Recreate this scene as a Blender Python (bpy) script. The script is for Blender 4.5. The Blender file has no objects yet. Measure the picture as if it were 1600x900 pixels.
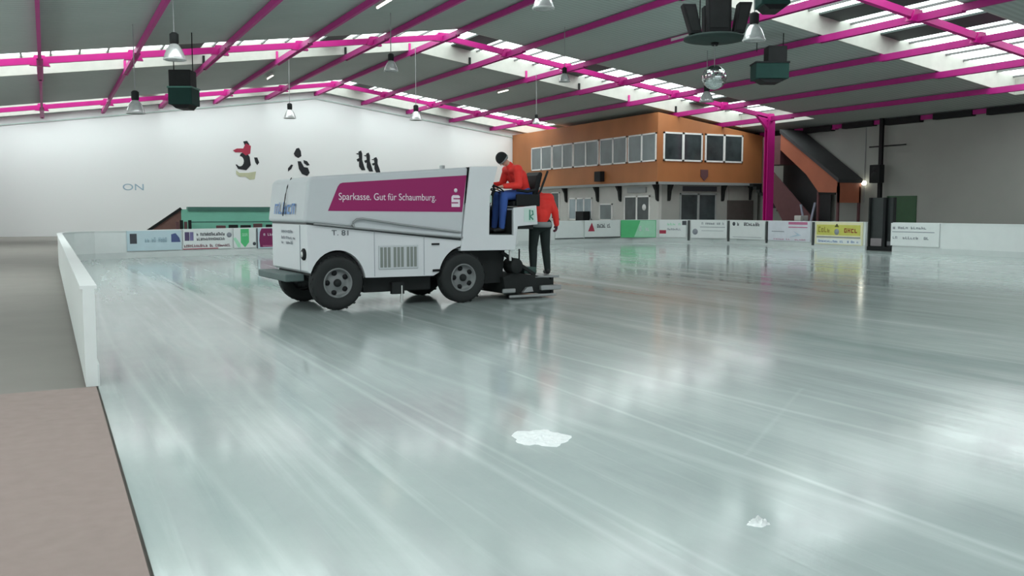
import bpy, bmesh, math, random
from mathutils import Vector, Matrix
random.seed(7)
C = bpy.context.scene.collection
scn = bpy.context.scene

# ------------------------------------------------------------------ camera
FPX, EYE = 1420.0, 1.6
YAW, TILT = math.radians(27.05), math.atan(122 / 1420.0)
cam_data = bpy.data.cameras.new('camera')
cam_data.sensor_width = 36.0
cam_data.lens = FPX / 1600 * 36.0
cam_data.clip_end = 300
cam = bpy.data.objects.new('camera', cam_data)
C.objects.link(cam)
cam.location = (0, 0, EYE)
cam.rotation_euler = (math.pi / 2 - TILT, 0, -YAW)
scn.camera = cam

# ------------------------------------------------------------------ world, light, exposure
SKYLIGHT = 3.6
WORLD = 1.1
SIDE_FILL = 3.0
world = bpy.data.worlds.new('overcast_sky')
scn.world = world
world.use_nodes = True
bg = world.node_tree.nodes['Background']
bg.inputs[0].default_value = (0.86, 0.96, 1.0, 1)
bg.inputs[1].default_value = WORLD
scn.view_settings.view_transform = 'Standard'
scn.view_settings.look = 'None'
scn.view_settings.gamma = 1.0
scn.view_settings.use_curve_mapping = False
scn.view_settings.exposure = 0.0

# ------------------------------------------------------------------ view helper: pixel -> point of a real plane
_f = Vector((math.sin(YAW) * math.cos(TILT), math.cos(YAW) * math.cos(TILT), -math.sin(TILT)))
_r = Vector((math.cos(YAW), -math.sin(YAW), 0))
_u = _r.cross(_f)
EYEP = Vector((0, 0, EYE))
def ray(x, y): return _f * FPX + _r * (x - 800) + _u * (450 - y)
def on_plane(x, y, p, n):
    d = ray(x, y); p = Vector(p); n = Vector(n)
    return EYEP + d * ((p - EYEP).dot(n) / d.dot(n))
def at_Y(x, y, Y): return on_plane(x, y, (0, Y, 0), (0, 1, 0))
def at_X(x, y, X): return on_plane(x, y, (X, 0, 0), (1, 0, 0))
def at_D(x, y, D):
    return EYEP + ray(x, y) * (D / FPX)

# ------------------------------------------------------------------ materials
def new_mat(name):
    m = bpy.data.materials.new(name); m.use_nodes = True
    return m, m.node_tree.nodes, m.node_tree.links, m.node_tree.nodes['Principled BSDF']
def mat(name, col, rough=0.6, metal=0.0, var=0.06, scale=3.0, bump=0.0, spec=0.5, stretch=(1, 1, 1)):
    m, N, L, b = new_mat(name)
    b.inputs['Roughness'].default_value = rough
    b.inputs['Metallic'].default_value = metal
    b.inputs['Specular IOR Level'].default_value = spec
    tc = N.new('ShaderNodeTexCoord'); mp = N.new('ShaderNodeMapping'); mp.inputs['Scale'].default_value = stretch
    L.new(tc.outputs['Object'], mp.inputs[0])
    nz = N.new('ShaderNodeTexNoise'); nz.inputs['Scale'].default_value = scale; nz.inputs['Detail'].default_value = 5
    L.new(mp.outputs[0], nz.inputs['Vector'])
    mx = N.new('ShaderNodeMix'); mx.data_type = 'RGBA'
    L.new(nz.outputs['Fac'], mx.inputs[0])
    mx.inputs[6].default_value = tuple(max(0, c * (1 - var * 2)) for c in col) + (1,)
    mx.inputs[7].default_value = tuple(min(1, c * (1 + var * 2)) for c in col) + (1,)
    L.new(mx.outputs[2], b.inputs['Base Color'])
    if bump:
        bp = N.new('ShaderNodeBump'); bp.inputs['Strength'].default_value = bump; bp.inputs['Distance'].default_value = 0.02
        L.new(nz.outputs['Fac'], bp.inputs['Height']); L.new(bp.outputs[0], b.inputs['Normal'])
    return m
def emit(name, col, strength):
    m, N, L, b = new_mat(name)
    b.inputs['Base Color'].default_value = (*col, 1)
    b.inputs['Emission Color'].default_value = (*col, 1)
    b.inputs['Emission Strength'].default_value = strength
    return m

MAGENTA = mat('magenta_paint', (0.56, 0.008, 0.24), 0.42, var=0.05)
PURLIN = mat('shaded_magenta_purlin_paint', (0.40, 0.008, 0.19), 0.55, var=0.08)  # the frames' magenta, darkened to carry the shade under the roof
CORRUG, N_, L_, b_ = new_mat('corrugated_roof_sheet')
tc = N_.new('ShaderNodeTexCoord'); wv = N_.new('ShaderNodeTexWave'); wv.bands_direction = 'Y'
wv.inputs['Scale'].default_value = 1.1; wv.inputs['Distortion'].default_value = 0.0
L_.new(tc.outputs['Object'], wv.inputs['Vector'])
nz = N_.new('ShaderNodeTexNoise'); nz.inputs['Scale'].default_value = 0.35; nz.inputs['Detail'].default_value = 4
L_.new(tc.outputs['Object'], nz.inputs['Vector'])
mx = N_.new('ShaderNodeMix'); mx.data_type = 'RGBA'
mx.inputs[6].default_value = (0.38, 0.44, 0.415, 1); mx.inputs[7].default_value = (0.47, 0.53, 0.505, 1)
L_.new(nz.outputs['Fac'], mx.inputs[0])
mx2 = N_.new('ShaderNodeMix'); mx2.data_type = 'RGBA'; mx2.blend_type = 'MULTIPLY'; mx2.inputs[0].default_value = 0.18
L_.new(mx.outputs[2], mx2.inputs[6]); L_.new(wv.outputs['Color'], mx2.inputs[7])
L_.new(mx2.outputs[2], b_.inputs['Base Color'])
bp = N_.new('ShaderNodeBump'); bp.inputs['Strength'].default_value = 0.3; bp.inputs['Distance'].default_value = 0.03
L_.new(wv.outputs['Fac'], bp.inputs['Height']); L_.new(bp.outputs[0], b_.inputs['Normal'])
b_.inputs['Roughness'].default_value = 0.7

CREAM = mat('cream_fascia', (0.52, 0.51, 0.47), 0.7)
GLASSY = emit('translucent_skylight', (0.86, 1.0, 0.97), SKYLIGHT)
MULLION = mat('grey_mullion', (0.12, 0.12, 0.12), 0.5)
BLIND = mat('dark_vent_panel', (0.05, 0.07, 0.065), 0.6)
WALLW = mat('white_end_wall', (0.86, 0.87, 0.87), 0.75, var=0.012, scale=0.15)
WALLG = mat('grey_side_wall', (0.36, 0.37, 0.34), 0.85, var=0.05, scale=0.6)
CONC = mat('concrete_floor', (0.25, 0.23, 0.21), 0.8, scale=1.2)
RUBBER = mat('brown_rubber_mat', (0.30, 0.23, 0.21), 0.85, scale=9)
BOARD = mat('white_board', (0.80, 0.83, 0.82), 0.35, var=0.02)
KICK = mat('pale_kickboard', (0.68, 0.72, 0.71), 0.4, var=0.03)
DARKLINE = mat('dark_joint', (0.05, 0.055, 0.055), 0.5)
ORANGE = mat('orange_cladding', (0.42, 0.155, 0.052), 0.6, var=0.16, scale=0.5, stretch=(1, 1, 0.6))
REDORANGE = mat('red_orange_cladding', (0.42, 0.13, 0.07), 0.6, var=0.12, scale=0.7)
PLASTER = mat('pale_plaster', (0.56, 0.56, 0.53), 0.8, var=0.05, scale=1.5)
PLASTERG = mat('grey_plaster', (0.36, 0.365, 0.34), 0.8, var=0.05, scale=1.5)
WINFRAME = mat('white_window_frame', (0.85, 0.85, 0.83), 0.4)
PANE = mat('dark_window_glass', (0.05, 0.062, 0.065), 0.12, var=0.5, scale=0.9, spec=0.6)
PANEG = mat('grey_window_glass', (0.16, 0.19, 0.195), 0.15, var=0.25, scale=0.7, spec=0.6)
PANEB = mat('pale_window_glass', (0.33, 0.40, 0.43), 0.2, var=0.2, scale=0.9)
TRIMG = mat('grey_eaves_trim', (0.30, 0.32, 0.32), 0.5)
BLACK = mat('black_metal', (0.009, 0.010, 0.011), 0.6, spec=0.25)
CHASSIS = mat('dark_chassis', (0.016, 0.018, 0.018), 0.7, var=0.2, spec=0.25)
BROWN = mat('brown_panel', (0.13, 0.055, 0.06), 0.6, var=0.1)
ROOFDK = mat('dark_stair_roof', (0.045, 0.045, 0.048), 0.7)
MINT = mat('mint_green_panel', (0.25, 0.66, 0.50), 0.5, var=0.04)
TEALD = mat('dark_teal_edge', (0.06, 0.19, 0.15), 0.5)
TEALBOX = mat('dark_green_box', (0.012, 0.045, 0.038), 0.75, var=0.1, spec=0.25)
BRICK = mat('brown_side_panel', (0.24, 0.13, 0.11), 0.8, var=0.15)
WHITEP = mat('white_machine_paint', (0.70, 0.71, 0.73), 0.5, var=0.015)
GREYP = mat('pale_grey_machine_paint', (0.56, 0.58, 0.60), 0.5, var=0.02)
BANNER = mat('magenta_banner', (0.30, 0.004, 0.11), 0.55, var=0.02)
LETTER = mat('white_lettering', (0.83, 0.72, 0.80), 0.5, var=0.0)
BLUEL = mat('blue_lettering', (0.10, 0.22, 0.48), 0.5)
GREYL = mat('grey_lettering', (0.30, 0.32, 0.36), 0.5)
DARKL = mat('dark_lettering', (0.06, 0.065, 0.08), 0.5)
TIRE = mat('tyre_rubber', (0.014, 0.016, 0.016), 0.75, var=0.2)
STEEL = mat('grey_steel', (0.33, 0.34, 0.34), 0.4, metal=0.5)
LIGHTSTEEL = mat('light_steel', (0.62, 0.63, 0.62), 0.4, metal=0.3)
WIRE = mat('cable_grey', (0.30, 0.31, 0.31), 0.6)
LAMPGLASS = mat('ribbed_lamp_reflector', (0.85, 0.88, 0.87), 0.22, metal=0.5, var=0.2, scale=9)
JACKET = mat('red_jacket', (0.80, 0.030, 0.022), 0.7, var=0.08, scale=6, bump=0.3)
JEANS = mat('blue_jeans', (0.04, 0.10, 0.36), 0.85, var=0.12, scale=8, bump=0.3)
TROUSER = mat('dark_green_trousers', (0.011, 0.019, 0.018), 0.9, var=0.15, scale=8, bump=0.3)
GREYCL = mat('grey_vest', (0.20, 0.18, 0.22), 0.8, var=0.1)
SKIN = mat('skin', (0.55, 0.30, 0.22), 0.55)
HAIR = mat('dark_hair', (0.04, 0.022, 0.015), 0.8)
HATM = mat('black_knit', (0.008, 0.010, 0.011), 0.9, scale=30, bump=0.5)
GREYBAND = mat('grey_knit_band', (0.26, 0.28, 0.28), 0.9)
SHOE = mat('black_boots', (0.012, 0.012, 0.013), 0.6)
GLOVE = mat('dark_red_glove', (0.10, 0.02, 0.04), 0.8)
TUBE = emit('lit_tube', (1.0, 0.93, 0.78), 7.0)
BULB = emit('lit_wall_lamp', (1.0, 0.97, 0.80), 9.0)
MIRROR = mat('mirror_facets', (0.72, 0.76, 0.75), 0.07, metal=1.0, var=0.05)
RED = mat('red_paint', (0.42, 0.03, 0.07), 0.6)
PBLACK = mat('black_mural_paint', (0.012, 0.014, 0.018), 0.7)
PWHITE = mat('white_mural_paint', (0.86, 0.87, 0.86), 0.75)
PYEL = mat('pale_yellow_mural_paint', (0.55, 0.56, 0.38), 0.7)
LBLUE = mat('light_blue_banner', (0.56, 0.70, 0.76), 0.5, var=0.03)
GREEN = mat('green_banner', (0.10, 0.56, 0.22), 0.5)
PGREEN = mat('pale_green_banner', (0.42, 0.78, 0.55), 0.5)
PURPLE = mat('dark_magenta_banner', (0.22, 0.015, 0.10), 0.5)
DPURP = mat('deep_purple', (0.03, 0.012, 0.045), 0.5)
YELLOW = mat('yellow_banner', (0.62, 0.60, 0.12), 0.5, var=0.06)
PYELLOW = mat('cream_banner', (0.80, 0.76, 0.50), 0.5)
PINK = mat('pink_banner', (0.55, 0.16, 0.30), 0.5)
OLIVE = mat('olive_lettering', (0.30, 0.22, 0.03), 0.5)
PALEV = mat('pale_lilac_plastic', (0.30, 0.31, 0.40), 0.5)
SLUSH = mat('white_slush', (0.88, 0.92, 0.93), 0.5, var=0.10, scale=20, bump=0.8)
CURTG = mat('dark_green_glass', (0.03, 0.10, 0.04), 0.3)

# ice: pale, wet, with lengthwise resurfacing streaks
ICE, N_, L_, b_ = new_mat('wet_ice')
tc = N_.new('ShaderNodeTexCoord')
def icenoise(sx, sy, scale, detail, rough=0.55, warp=0.0):
    mp = N_.new('ShaderNodeMapping'); mp.inputs['Scale'].default_value = (sx, sy, 1)
    L_.new(tc.outputs['Object'], mp.inputs[0])
    n = N_.new('ShaderNodeTexNoise'); n.inputs['Scale'].default_value = scale
    n.inputs['Detail'].default_value = detail; n.inputs['Roughness'].default_value = rough
    n.inputs['Distortion'].default_value = warp
    L_.new(mp.outputs[0], n.inputs['Vector']); return n
def ramp(src, p0, p1, c0, c1):
    r = N_.new('ShaderNodeValToRGB'); r.color_ramp.elements[0].position = p0; r.color_ramp.elements[1].position = p1
    r.color_ramp.elements[0].color = (*c0, 1); r.color_ramp.elements[1].color = (*c1, 1)
    L_.new(src, r.inputs[0]); return r
def mixc(fac, a, b, bt='MIX'):
    m = N_.new('ShaderNodeMix'); m.data_type = 'RGBA'; m.blend_type = bt
    for s, i in ((fac, 0), (a, 6), (b, 7)):
        if isinstance(s, (int, float)): m.inputs[i].default_value = s
        elif isinstance(s, tuple): m.inputs[i].default_value = (*s, 1)
        else: L_.new(s, m.inputs[i])
    return m.outputs[2]
n1 = icenoise(1.15, 0.07, 1.0, 6, 0.62, 0.5)      # broad streaks along the rink
n2 = icenoise(0.22, 0.12, 1.0, 4)                  # large cloudy patches
n3 = icenoise(7.0, 0.25, 1.0, 4, 0.6, 0.2)         # thin scratches
n4 = icenoise(0.5, 0.35, 1.0, 5, 0.6)
base = ramp(n2.outputs['Fac'], 0.36, 0.66, (0.41, 0.465, 0.46), (0.52, 0.575, 0.562)).outputs[0]
s1 = ramp(n1.outputs['Fac'], 0.52, 0.68, (0, 0, 0), (1, 1, 1)).outputs[0]
s3 = ramp(n3.outputs['Fac'], 0.55, 0.72, (0, 0, 0), (1, 1, 1)).outputs[0]
d1 = ramp(n1.outputs['Fac'], 0.30, 0.44, (1, 1, 1), (0, 0, 0)).outputs[0]
base = mixc(d1, base, (0.37, 0.435, 0.43))
sm = mixc(n4.outputs['Fac'], (0, 0, 0), s1)
base = mixc(sm, base, (0.63, 0.69, 0.68))
sm3 = mixc(n2.outputs['Fac'], (0, 0, 0), s3)
base = mixc(sm3, base, (0.62, 0.68, 0.67))
n5 = icenoise(1.8, .9, 1.0, 7, 0.7, 0.3)
base = mixc(.55, base, ramp(n5.outputs['Fac'], .3, .7, (.78, .79, .79), (1, 1, 1)).outputs[0], 'MULTIPLY')
sx_ = N_.new('ShaderNodeSeparateXYZ'); L_.new(tc.outputs['Object'], sx_.inputs[0])
def mth(op, a, b):
    m = N_.new('ShaderNodeMath'); m.operation = op
    for i, v in enumerate((a, b)):
        if v is None: continue
        if isinstance(v, (int, float)): m.inputs[i].default_value = v
        else: L_.new(v, m.inputs[i])
    return m.outputs[0]
def track(x0, y0, slope, curve, width, amt, lo=-99, hi=99):
    """one pale scraped line left by the machine: x = x0 + slope*(y-y0) + curve*(y-y0)^2"""
    global base
    dy = mth('SUBTRACT', sx_.outputs[1], y0)
    xx = mth('ADD', mth('MULTIPLY', dy, slope), mth('MULTIPLY', mth('MULTIPLY', dy, dy), curve))
    dx = mth('ABSOLUTE', mth('SUBTRACT', mth('SUBTRACT', sx_.outputs[0], x0), xx), None)
    dx = mth('ADD', dx, mth('MULTIPLY', mth('SUBTRACT', n3.outputs['Fac'], .5), width * 1.2))
    r = N_.new('ShaderNodeMapRange'); r.inputs['From Min'].default_value = width; r.inputs['From Max'].default_value = -width * .3
    L_.new(dx, r.inputs['Value'])
    g = mth('MULTIPLY', mth('GREATER_THAN', sx_.outputs[1], lo), mth('LESS_THAN', sx_.outputs[1], hi))
    w = mth('MULTIPLY', mth('MULTIPLY', r.outputs[0], g), mth('MULTIPLY', n4.outputs['Fac'], amt * .75))
    base = mixc(w, base, (0.74, 0.80, 0.79))
track(2.42, 8, .002, 0, .05, 1.1)
track(2.62, 4, -.012, 0, .03, .8)
track(4.95, 8.9, -.065, .004, .05, 1.2, 2, 15)
track(3.97, 4, .02, 0, .035, 1.1, 2, 8)
track(.80, 6, -.05, .004, .05, .7)
track(1.5, 6, .03, 0, .06, .7)
track(5.0, 5.25, 1.32, 0, .05, .45, 4.5, 6.0)
track(3.2, 9, -.08, .006, .09, .7, 2, 20)
L_.new(base, b_.inputs['Base Color'])
b_.inputs['IOR'].default_value = 1.31
rr = N_.new('ShaderNodeMapRange'); rr.inputs['To Min'].default_value = 0.06; rr.inputs['To Max'].default_value = 0.17
rr.inputs['From Min'].default_value = 0.3; rr.inputs['From Max'].default_value = 0.7
L_.new(n1.outputs['Fac'], rr.inputs['Value']); L_.new(rr.outputs[0], b_.inputs['Roughness'])
bp = N_.new('ShaderNodeBump'); bp.inputs['Strength'].default_value = 0.12; bp.inputs['Distance'].default_value = 0.01
L_.new(n3.outputs['Fac'], bp.inputs['Height']); L_.new(bp.outputs[0], b_.inputs['Normal'])

# ------------------------------------------------------------------ mesh helpers
class MB:
    def __init__(s): s.v = []; s.f = []; s.m = []; s.sm = []
    def add(s, vs, fs, mi=0, smooth=False):
        o = len(s.v); s.v += [tuple(v) for v in vs]
        for f in fs: s.f.append([i + o for i in f]); s.m.append(mi); s.sm.append(smooth)
        return s
    def box(s, a, b, mi=0):
        x0, y0, z0 = a; x1, y1, z1 = b
        vs = [(x, y, z) for z in (z0, z1) for y in (y0, y1) for x in (x0, x1)]
        return s.add(vs, [(0, 2, 3, 1), (4, 5, 7, 6), (0, 1, 5, 4), (2, 6, 7, 3), (0, 4, 6, 2), (1, 3, 7, 5)], mi)
    def bar(s, p, q, w, h, mi=0, up=(0, 0, 1)):
        p = Vector(p); q = Vector(q); d = (q - p).normalized(); up = Vector(up)
        if abs(d.dot(up)) > .99: up = Vector((1, 0, 0))
        a = d.cross(up).normalized() * (w / 2); b = a.cross(d).normalized() * (h / 2)
        vs = [c + i * a + j * b for c in (p, q) for i, j in ((-1, -1), (1, -1), (1, 1), (-1, 1))]
        return s.add(vs, [(3, 2, 1, 0), (4, 5, 6, 7), (0, 1, 5, 4), (1, 2, 6, 5), (2, 3, 7, 6), (3, 0, 4, 7)], mi)
    def tube(s, pts, r, n=10, mi=0, caps=True):
        pts = [Vector(p) for p in pts]; R = r if isinstance(r, (list, tuple)) else [r] * len(pts)
        vs = []; fs = []; ref = Vector((0, 0, 1))
        for i, p in enumerate(pts):
            d = (pts[min(i + 1, len(pts) - 1)] - pts[max(i - 1, 0)]).normalized()
            if abs(d.dot(ref)) > .95: ref = Vector((1, 0.1, 0))
            a = d.cross(ref).normalized(); b = a.cross(d)
            for k in range(n):
                t = 2 * math.pi * k / n; vs.append(p + (a * math.cos(t) + b * math.sin(t)) * R[i])
        for i in range(len(pts) - 1):
            for k in range(n): fs.append((i * n + k, i * n + (k + 1) % n, (i + 1) * n + (k + 1) % n, (i + 1) * n + k))
        s.add(vs, fs, mi, True)
        if caps:
            s.add(vs[:n], [tuple(range(n))], mi); s.add(vs[-n:], [tuple(range(n))[::-1]], mi)
        return s
    def prism(s, poly, a, b, axis='y', mi=0):
        def P(p, t):
            return {'y': (p[0], t, p[1]), 'z': (p[0], p[1], t), 'x': (t, p[0], p[1])}[axis]
        n = len(poly)
        vs = [P(p, a) for p in poly] + [P(p, b) for p in poly]
        fs = [tuple(range(n)), tuple(range(2 * n - 1, n - 1, -1))] + [(i, i + n, (i + 1) % n + n, (i + 1) % n) for i in range(n)]
        return s.add(vs, fs, mi)
    def lathe(s, prof, c=(0, 0, 0), axis='z', n=24, mi=0, smooth=True):
        vs = []; c = Vector(c)
        for r, h in prof:
            for k in range(n):
                t = 2 * math.pi * k / n; a, b = r * math.cos(t), r * math.sin(t)
                vs.append(c + Vector({'z': (a, b, h), 'y': (a, h, b), 'x': (h, a, b)}[axis]))
        fs = [(i * n + k, i * n + (k + 1) % n, (i + 1) * n + (k + 1) % n, (i + 1) * n + k) for i in range(len(prof) - 1) for k in range(n)]
        return s.add(vs, fs, mi, smooth)
    def build(s, name, mats, parent=None, loc=None, rot=0, recalc=True):
        me = bpy.data.meshes.new(name)
        me.from_pydata([tuple(v) for v in s.v], [], s.f)
        for m in (mats if isinstance(mats, (list, tuple)) else [mats]): me.materials.append(m)
        for p, mi, sm in zip(me.polygons, s.m, s.sm): p.material_index = mi; p.use_smooth = sm
        if recalc:
            bm = bmesh.new(); bm.from_mesh(me); bmesh.ops.recalc_face_normals(bm, faces=bm.faces); bm.to_mesh(me); bm.free()
        me.update()
        o = bpy.data.objects.new(name, me); C.objects.link(o)
        if parent: o.parent = parent
        if loc is not None: o.location = loc
        if rot: o.rotation_euler = (0, 0, rot)
        return o
def empty(name, loc=(0, 0, 0), rot=0):
    o = bpy.data.objects.new(name, None); C.objects.link(o); o.location = loc; o.rotation_euler = (0, 0, rot)
    o.empty_display_size = 0.2
    return o
def tag(o, label, cat, group=None):
    o['label'] = label; o['category'] = cat
    if group: o['group'] = group
    return o
def struct(o, label=None, cat=None):
    o['kind'] = 'structure'
    if label: o['label'] = label
    if cat: o['category'] = cat
    return o
def soften(o, w=0.01, seg=2, ang=40):
    m = o.modifiers.new('edge_bevel', 'BEVEL'); m.width = w; m.segments = seg; m.limit_method = 'ANGLE'; m.angle_limit = math.radians(ang)
    return o
def text_obj(name, body, mtl, parent, p, ex, ey, height, width=None, depth=0.004):
    """flat lettering mesh at p, reading direction ex, up ey (parent's space)"""
    cu = bpy.data.curves.new(name, 'FONT'); cu.body = body; cu.size = 1.0; cu.extrude = 0.0
    to = bpy.data.objects.new(name + '_tmp', cu); C.objects.link(to)
    dg = bpy.context.evaluated_depsgraph_get(); me = bpy.data.meshes.new_from_object(to.evaluated_get(dg))
    bpy.data.objects.remove(to)
    xs = [v.co.x for v in me.vertices]; x0, x1 = min(xs), max(xs)
    sc = height / 0.72
    sx = width / (x1 - x0) if width else sc
    ex = Vector(ex).normalized(); ey = Vector(ey).normalized(); ez = ex.cross(ey); p = Vector(p)
    for v in me.vertices:
        v.co = p + ex * ((v.co.x - x0) * sx) + ey * (v.co.y * sc) + ez * (v.co.z + depth)
    me.materials.clear(); me.materials.append(mtl)
    o = bpy.data.objects.new(name, me); C.objects.link(o)
    if parent: o.parent = parent
    return o
def smudge(mb, p, ex, ey, w, h, n, mi=0, off=0.004, rnd=random):
    """a row of small strokes: lettering too small to read"""
    ex = Vector(ex).normalized(); ey = Vector(ey).normalized(); ez = ex.cross(ey); p = Vector(p) + ez * off
    cw = w / n
    for i in range(n):
        if rnd.random() < 0.12: continue
        a = i * cw + cw * 0.1; hh = h * rnd.uniform(0.62, 1.0); sw = cw * 0.24
        segs = [(a, 0, a + sw, hh)]
        k = rnd.random()
        if k < .6: segs.append((a + cw * .52, 0, a + cw * .52 + sw, hh * rnd.choice((.7, 1))))
        if k < .8: y = hh * rnd.choice((.4, .8)); segs.append((a, y, a + cw * .76, y + h * .17))
        if k > .35: segs.append((a, 0, a + cw * .76, h * .17))
        for x0, y0, x1, y1 in segs:
            q = [p + ex * X + ey * Y for X, Y in ((x0, y0), (x1, y0), (x1, y1), (x0, y1))]
            mb.add(q, [(0, 1, 2, 3)], mi)
    return mb

# ------------------------------------------------------------------ hall shell
XR, ZR, SL = 17.0, 9.8, 0.137            # ridge line, ridge height, roof slope
def roof_z(x): return ZR - SL * abs(x - XR)
XL, XE = -8.0, 41.3
YN, YF = -14.0, 63.6
BANDS = [(2.3, 8.5), (20.5, 26.8), (38.7, 45.0), (56.9, 63.0)]
BX0, BX1 = -5.0, 39.2

fl = MB().box((XL - 1, YN, -0.30), (XE + 1, YF + 2, -0.04)).build('floor', CONC)
struct(fl, 'grey concrete hall floor outside the rink', 'floor')

# rink outline (inside face of the barrier)
def arc(cx, cy, r, a0, a1, n=8):
    return [(cx + r * math.cos(math.radians(a0 + (a1 - a0) * i / n)), cy + r * math.sin(math.radians(a0 + (a1 - a0) * i / n))) for i in range(n + 1)]
LEFTP = [(0.36, 9.0), (0.36, 15), (0.36, 22), (0.36, 29.5)] + [(0.42, 30.6), (0.75, 31.6), (1.35, 32.2), (2.3, 32.6)]
FARP = [(2.3, 32.6), (7.25, 33.94), (13.5, 35.3), (19.5, 36.6), (24.6, 37.62)]
CORNP = [(24.6, 37.62), (25.9, 37.55), (27.2, 37.0), (28.1, 35.95), (28.8, 34.9), (29.15, 33.6)]
RIGHTP = [(29.15, 33.6), (29.15, 31.65), (29.05, 28.6), (29.0, 25.86)]
RIGHT2 = [(29.0, 24.55), (29.0, 18), (29.0, 8), (29.0, -6)]
outline = [(0.36, -6)] + LEFTP + FARP[1:] + CORNP[1:] + RIGHTP[1:] + RIGHT2
ice = MB().prism(outline, -0.04, 0.0, 'z').build('floor', ICE)
struct(ice, 'wet pale ice sheet with long resurfacing streaks', 'ice')
kerb = MB().box((-2.6, -2.0, -0.04), (0.34, 8.9, 0.015)).build('rubber_mat', RUBBER)
tag(kerb, 'brown rubber mat on the floor beside the near left ice edge', 'mat')

# ceiling: two slopes with openings for the skylight bands
def slab(mb, x0, x1, y0, y1, dz0=0.0, dz1=0.14, mi=0):
    for a, b in ((x0, min(x1, XR)), (max(x0, XR), x1)):
        if b - a < 0.01: continue
        za, zb = roof_z(a), roof_z(b)
        vs = [(a, y0, za + dz0), (b, y0, zb + dz0), (b, y1, zb + dz0), (a, y1, za + dz0),
              (a, y0, za + dz1), (b, y0, zb + dz1), (b, y1, zb + dz1), (a, y1, za + dz1)]
        mb.add(vs, [(0, 3, 2, 1), (4, 5, 6, 7), (0, 1, 5, 4), (1, 2, 6, 5), (2, 3, 7, 6), (3, 0, 4, 7)], mi)
    return mb
cb = MB(); y = YN
for a, b in BANDS:
    slab(cb, XL - .4, XE + .4, y, a); slab(cb, XL - .4, BX0, a, b); slab(cb, BX1, XE + .4, a, b); y = b
slab(cb, XL - .4, XE + .4, y, YF + 1)
struct(cb.build('ceiling', CORRUG), 'grey corrugated ceiling sheets between the skylight bands', 'ceiling')

# skylight bands: raised cream upstand, white glazing, mullions, a few blind panels
UP = 0.82
for bi, (a, b) in enumerate(BANDS):
    e = struct(empty('window_%d' % (bi + 1), (XR, a, ZR)), 'white skylight band across the roof, %s from the end wall' % (['fourth', 'third', 'second', 'first'][bi]), 'skylight')
    def loc(mb, nm, m):
        mb.v = [(v[0] - XR, v[1] - a, v[2] - ZR) for v in mb.v]
        return mb.build(nm, m, e)
    u = MB(); slab(u, BX0, BX1, b - .08, b, 0.0, UP + .05); slab(u, BX0, BX1, a, a + .08, 0.0, UP + .05)
    slab(u, BX0, BX0 + .08, a + .08, b - .08, 0.0, UP + .05); slab(u, BX1 - .08, BX1, a + .08, b - .08, 0.0, UP + .05)
    loc(u, 'upstand', CREAM)
    loc(slab(MB(), BX0 + .08, BX1 - .08, a + .08, b - .08, UP, UP + .03), 'pane', GLASSY)
    blind_x = [6.1, 12.9, 19.9, 26.6, 35.6] if bi != 1 else [27.6, 31.0, 19.9, 12.9]
    k = 0; x = BX0 + 0.9
    while x < BX1:
        m = MB(); z = roof_z(x) + UP - .04
        m.box((x - .035, a + .08, z - .05), (x + .035, b - .08, z + .035)); loc(m, 'mullion', MULLION); x += 1.133
    for x in blind_x:
        loc(slab(MB(), x - .57, x + .57, a + .09, b - .09, UP - .10, UP - .02), 'vent_panel', BLIND)

# roof frames: sloping magenta beams, columns, joints
FRAMES = [4.1, 22.4, 40.5, 58.6]
ordn = ['nearest, above the viewer', 'third from the end wall', 'second from the end wall', 'closest to the white end wall']
for fi, fy in enumerate(FRAMES):
    e = empty('roof_frame', (XR, fy, 0))
    tag(e, 'magenta steel roof frame crossing the hall, %s' % ordn[fi] if fi else 'magenta steel roof frame crossing the hall, nearest the viewer', 'roof frame', 'magenta roof frames')
    for sg in (-1, 1):
        MB().bar((0, 0, ZR - .07), (sg * 20.4, 0, roof_z(XR + sg * 20.4) - .07), .20, .25).build('beam', MAGENTA, e)
        zt = roof_z(XR + 20.4) - .1
        cm = MB(); cx = sg * 20.4
        cm.box((cx - .26, -.14, -.04), (cx + .26, -.10, zt)); cm.box((cx - .26, .10, -.04), (cx + .26, .14, zt)); cm.box((cx - .03, -.10, -.04), (cx + .03, .10, zt))
        cm.prism([(cx - sg * .2, zt), (cx + sg * .26, zt), (cx + sg * .26, zt - .8), (cx - sg * .0, zt - .9), (cx - sg * 1.1, zt + .12)], -.1, .1, 'y')
        cm.build('column', MAGENTA, e)
    for k in range(-6, 7):
        px_ = k * 3.4; z = roof_z(XR + px_)
        g = MB(); w = .5 if k == 0 else .36
        g.prism([(px_ - w, z - .28 - SL * w * 0), (px_ + w, z - .28), (px_ + w * .5, z + .12), (px_ - w * .5, z + .12)], -.13, .13, 'y')
        g.build('gusset', MAGENTA, e)
        # fascia strut where the purlin passes the edge of the opening
        if fi and abs(k) < 6:
            t = MB().box((px_ - .05, 4.35, z - .30), (px_ + .05, 4.45, z + .35)); t.build('strut', BLACK if k % 2 else MAGENTA, e)

# purlins: hung below the roof, running the length of the hall
words = ['first', 'second', 'third', 'fourth', 'fifth', 'sixth', 'seventh']
for k in range(-7, 8):
    x = XR + 3.4 * k
    if x > XE - .2 or x < XL: continue
    z = roof_z(x) - .17
    m = MB().box((-.06, YN, -.10), (.06, YF - .02, .13))
    # knee rails under the skylight bands
    for a, b in BANDS:
        m.box((-.11, a, -.14), (-.06, b, -.08)); m.box((.06, a, -.14), (.11, b, -.08))
    o = m.build('roof_purlin', PURLIN, loc=(x, 0, z))
    side = 'at the ridge' if k == 0 else '%s %s of the ridge' % (words[abs(k) - 1], 'left' if k < 0 else 'right')
    tag(o, 'long magenta roof purlin running towards the end wall, %s' % side, 'roof beam', 'magenta purlins')

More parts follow.
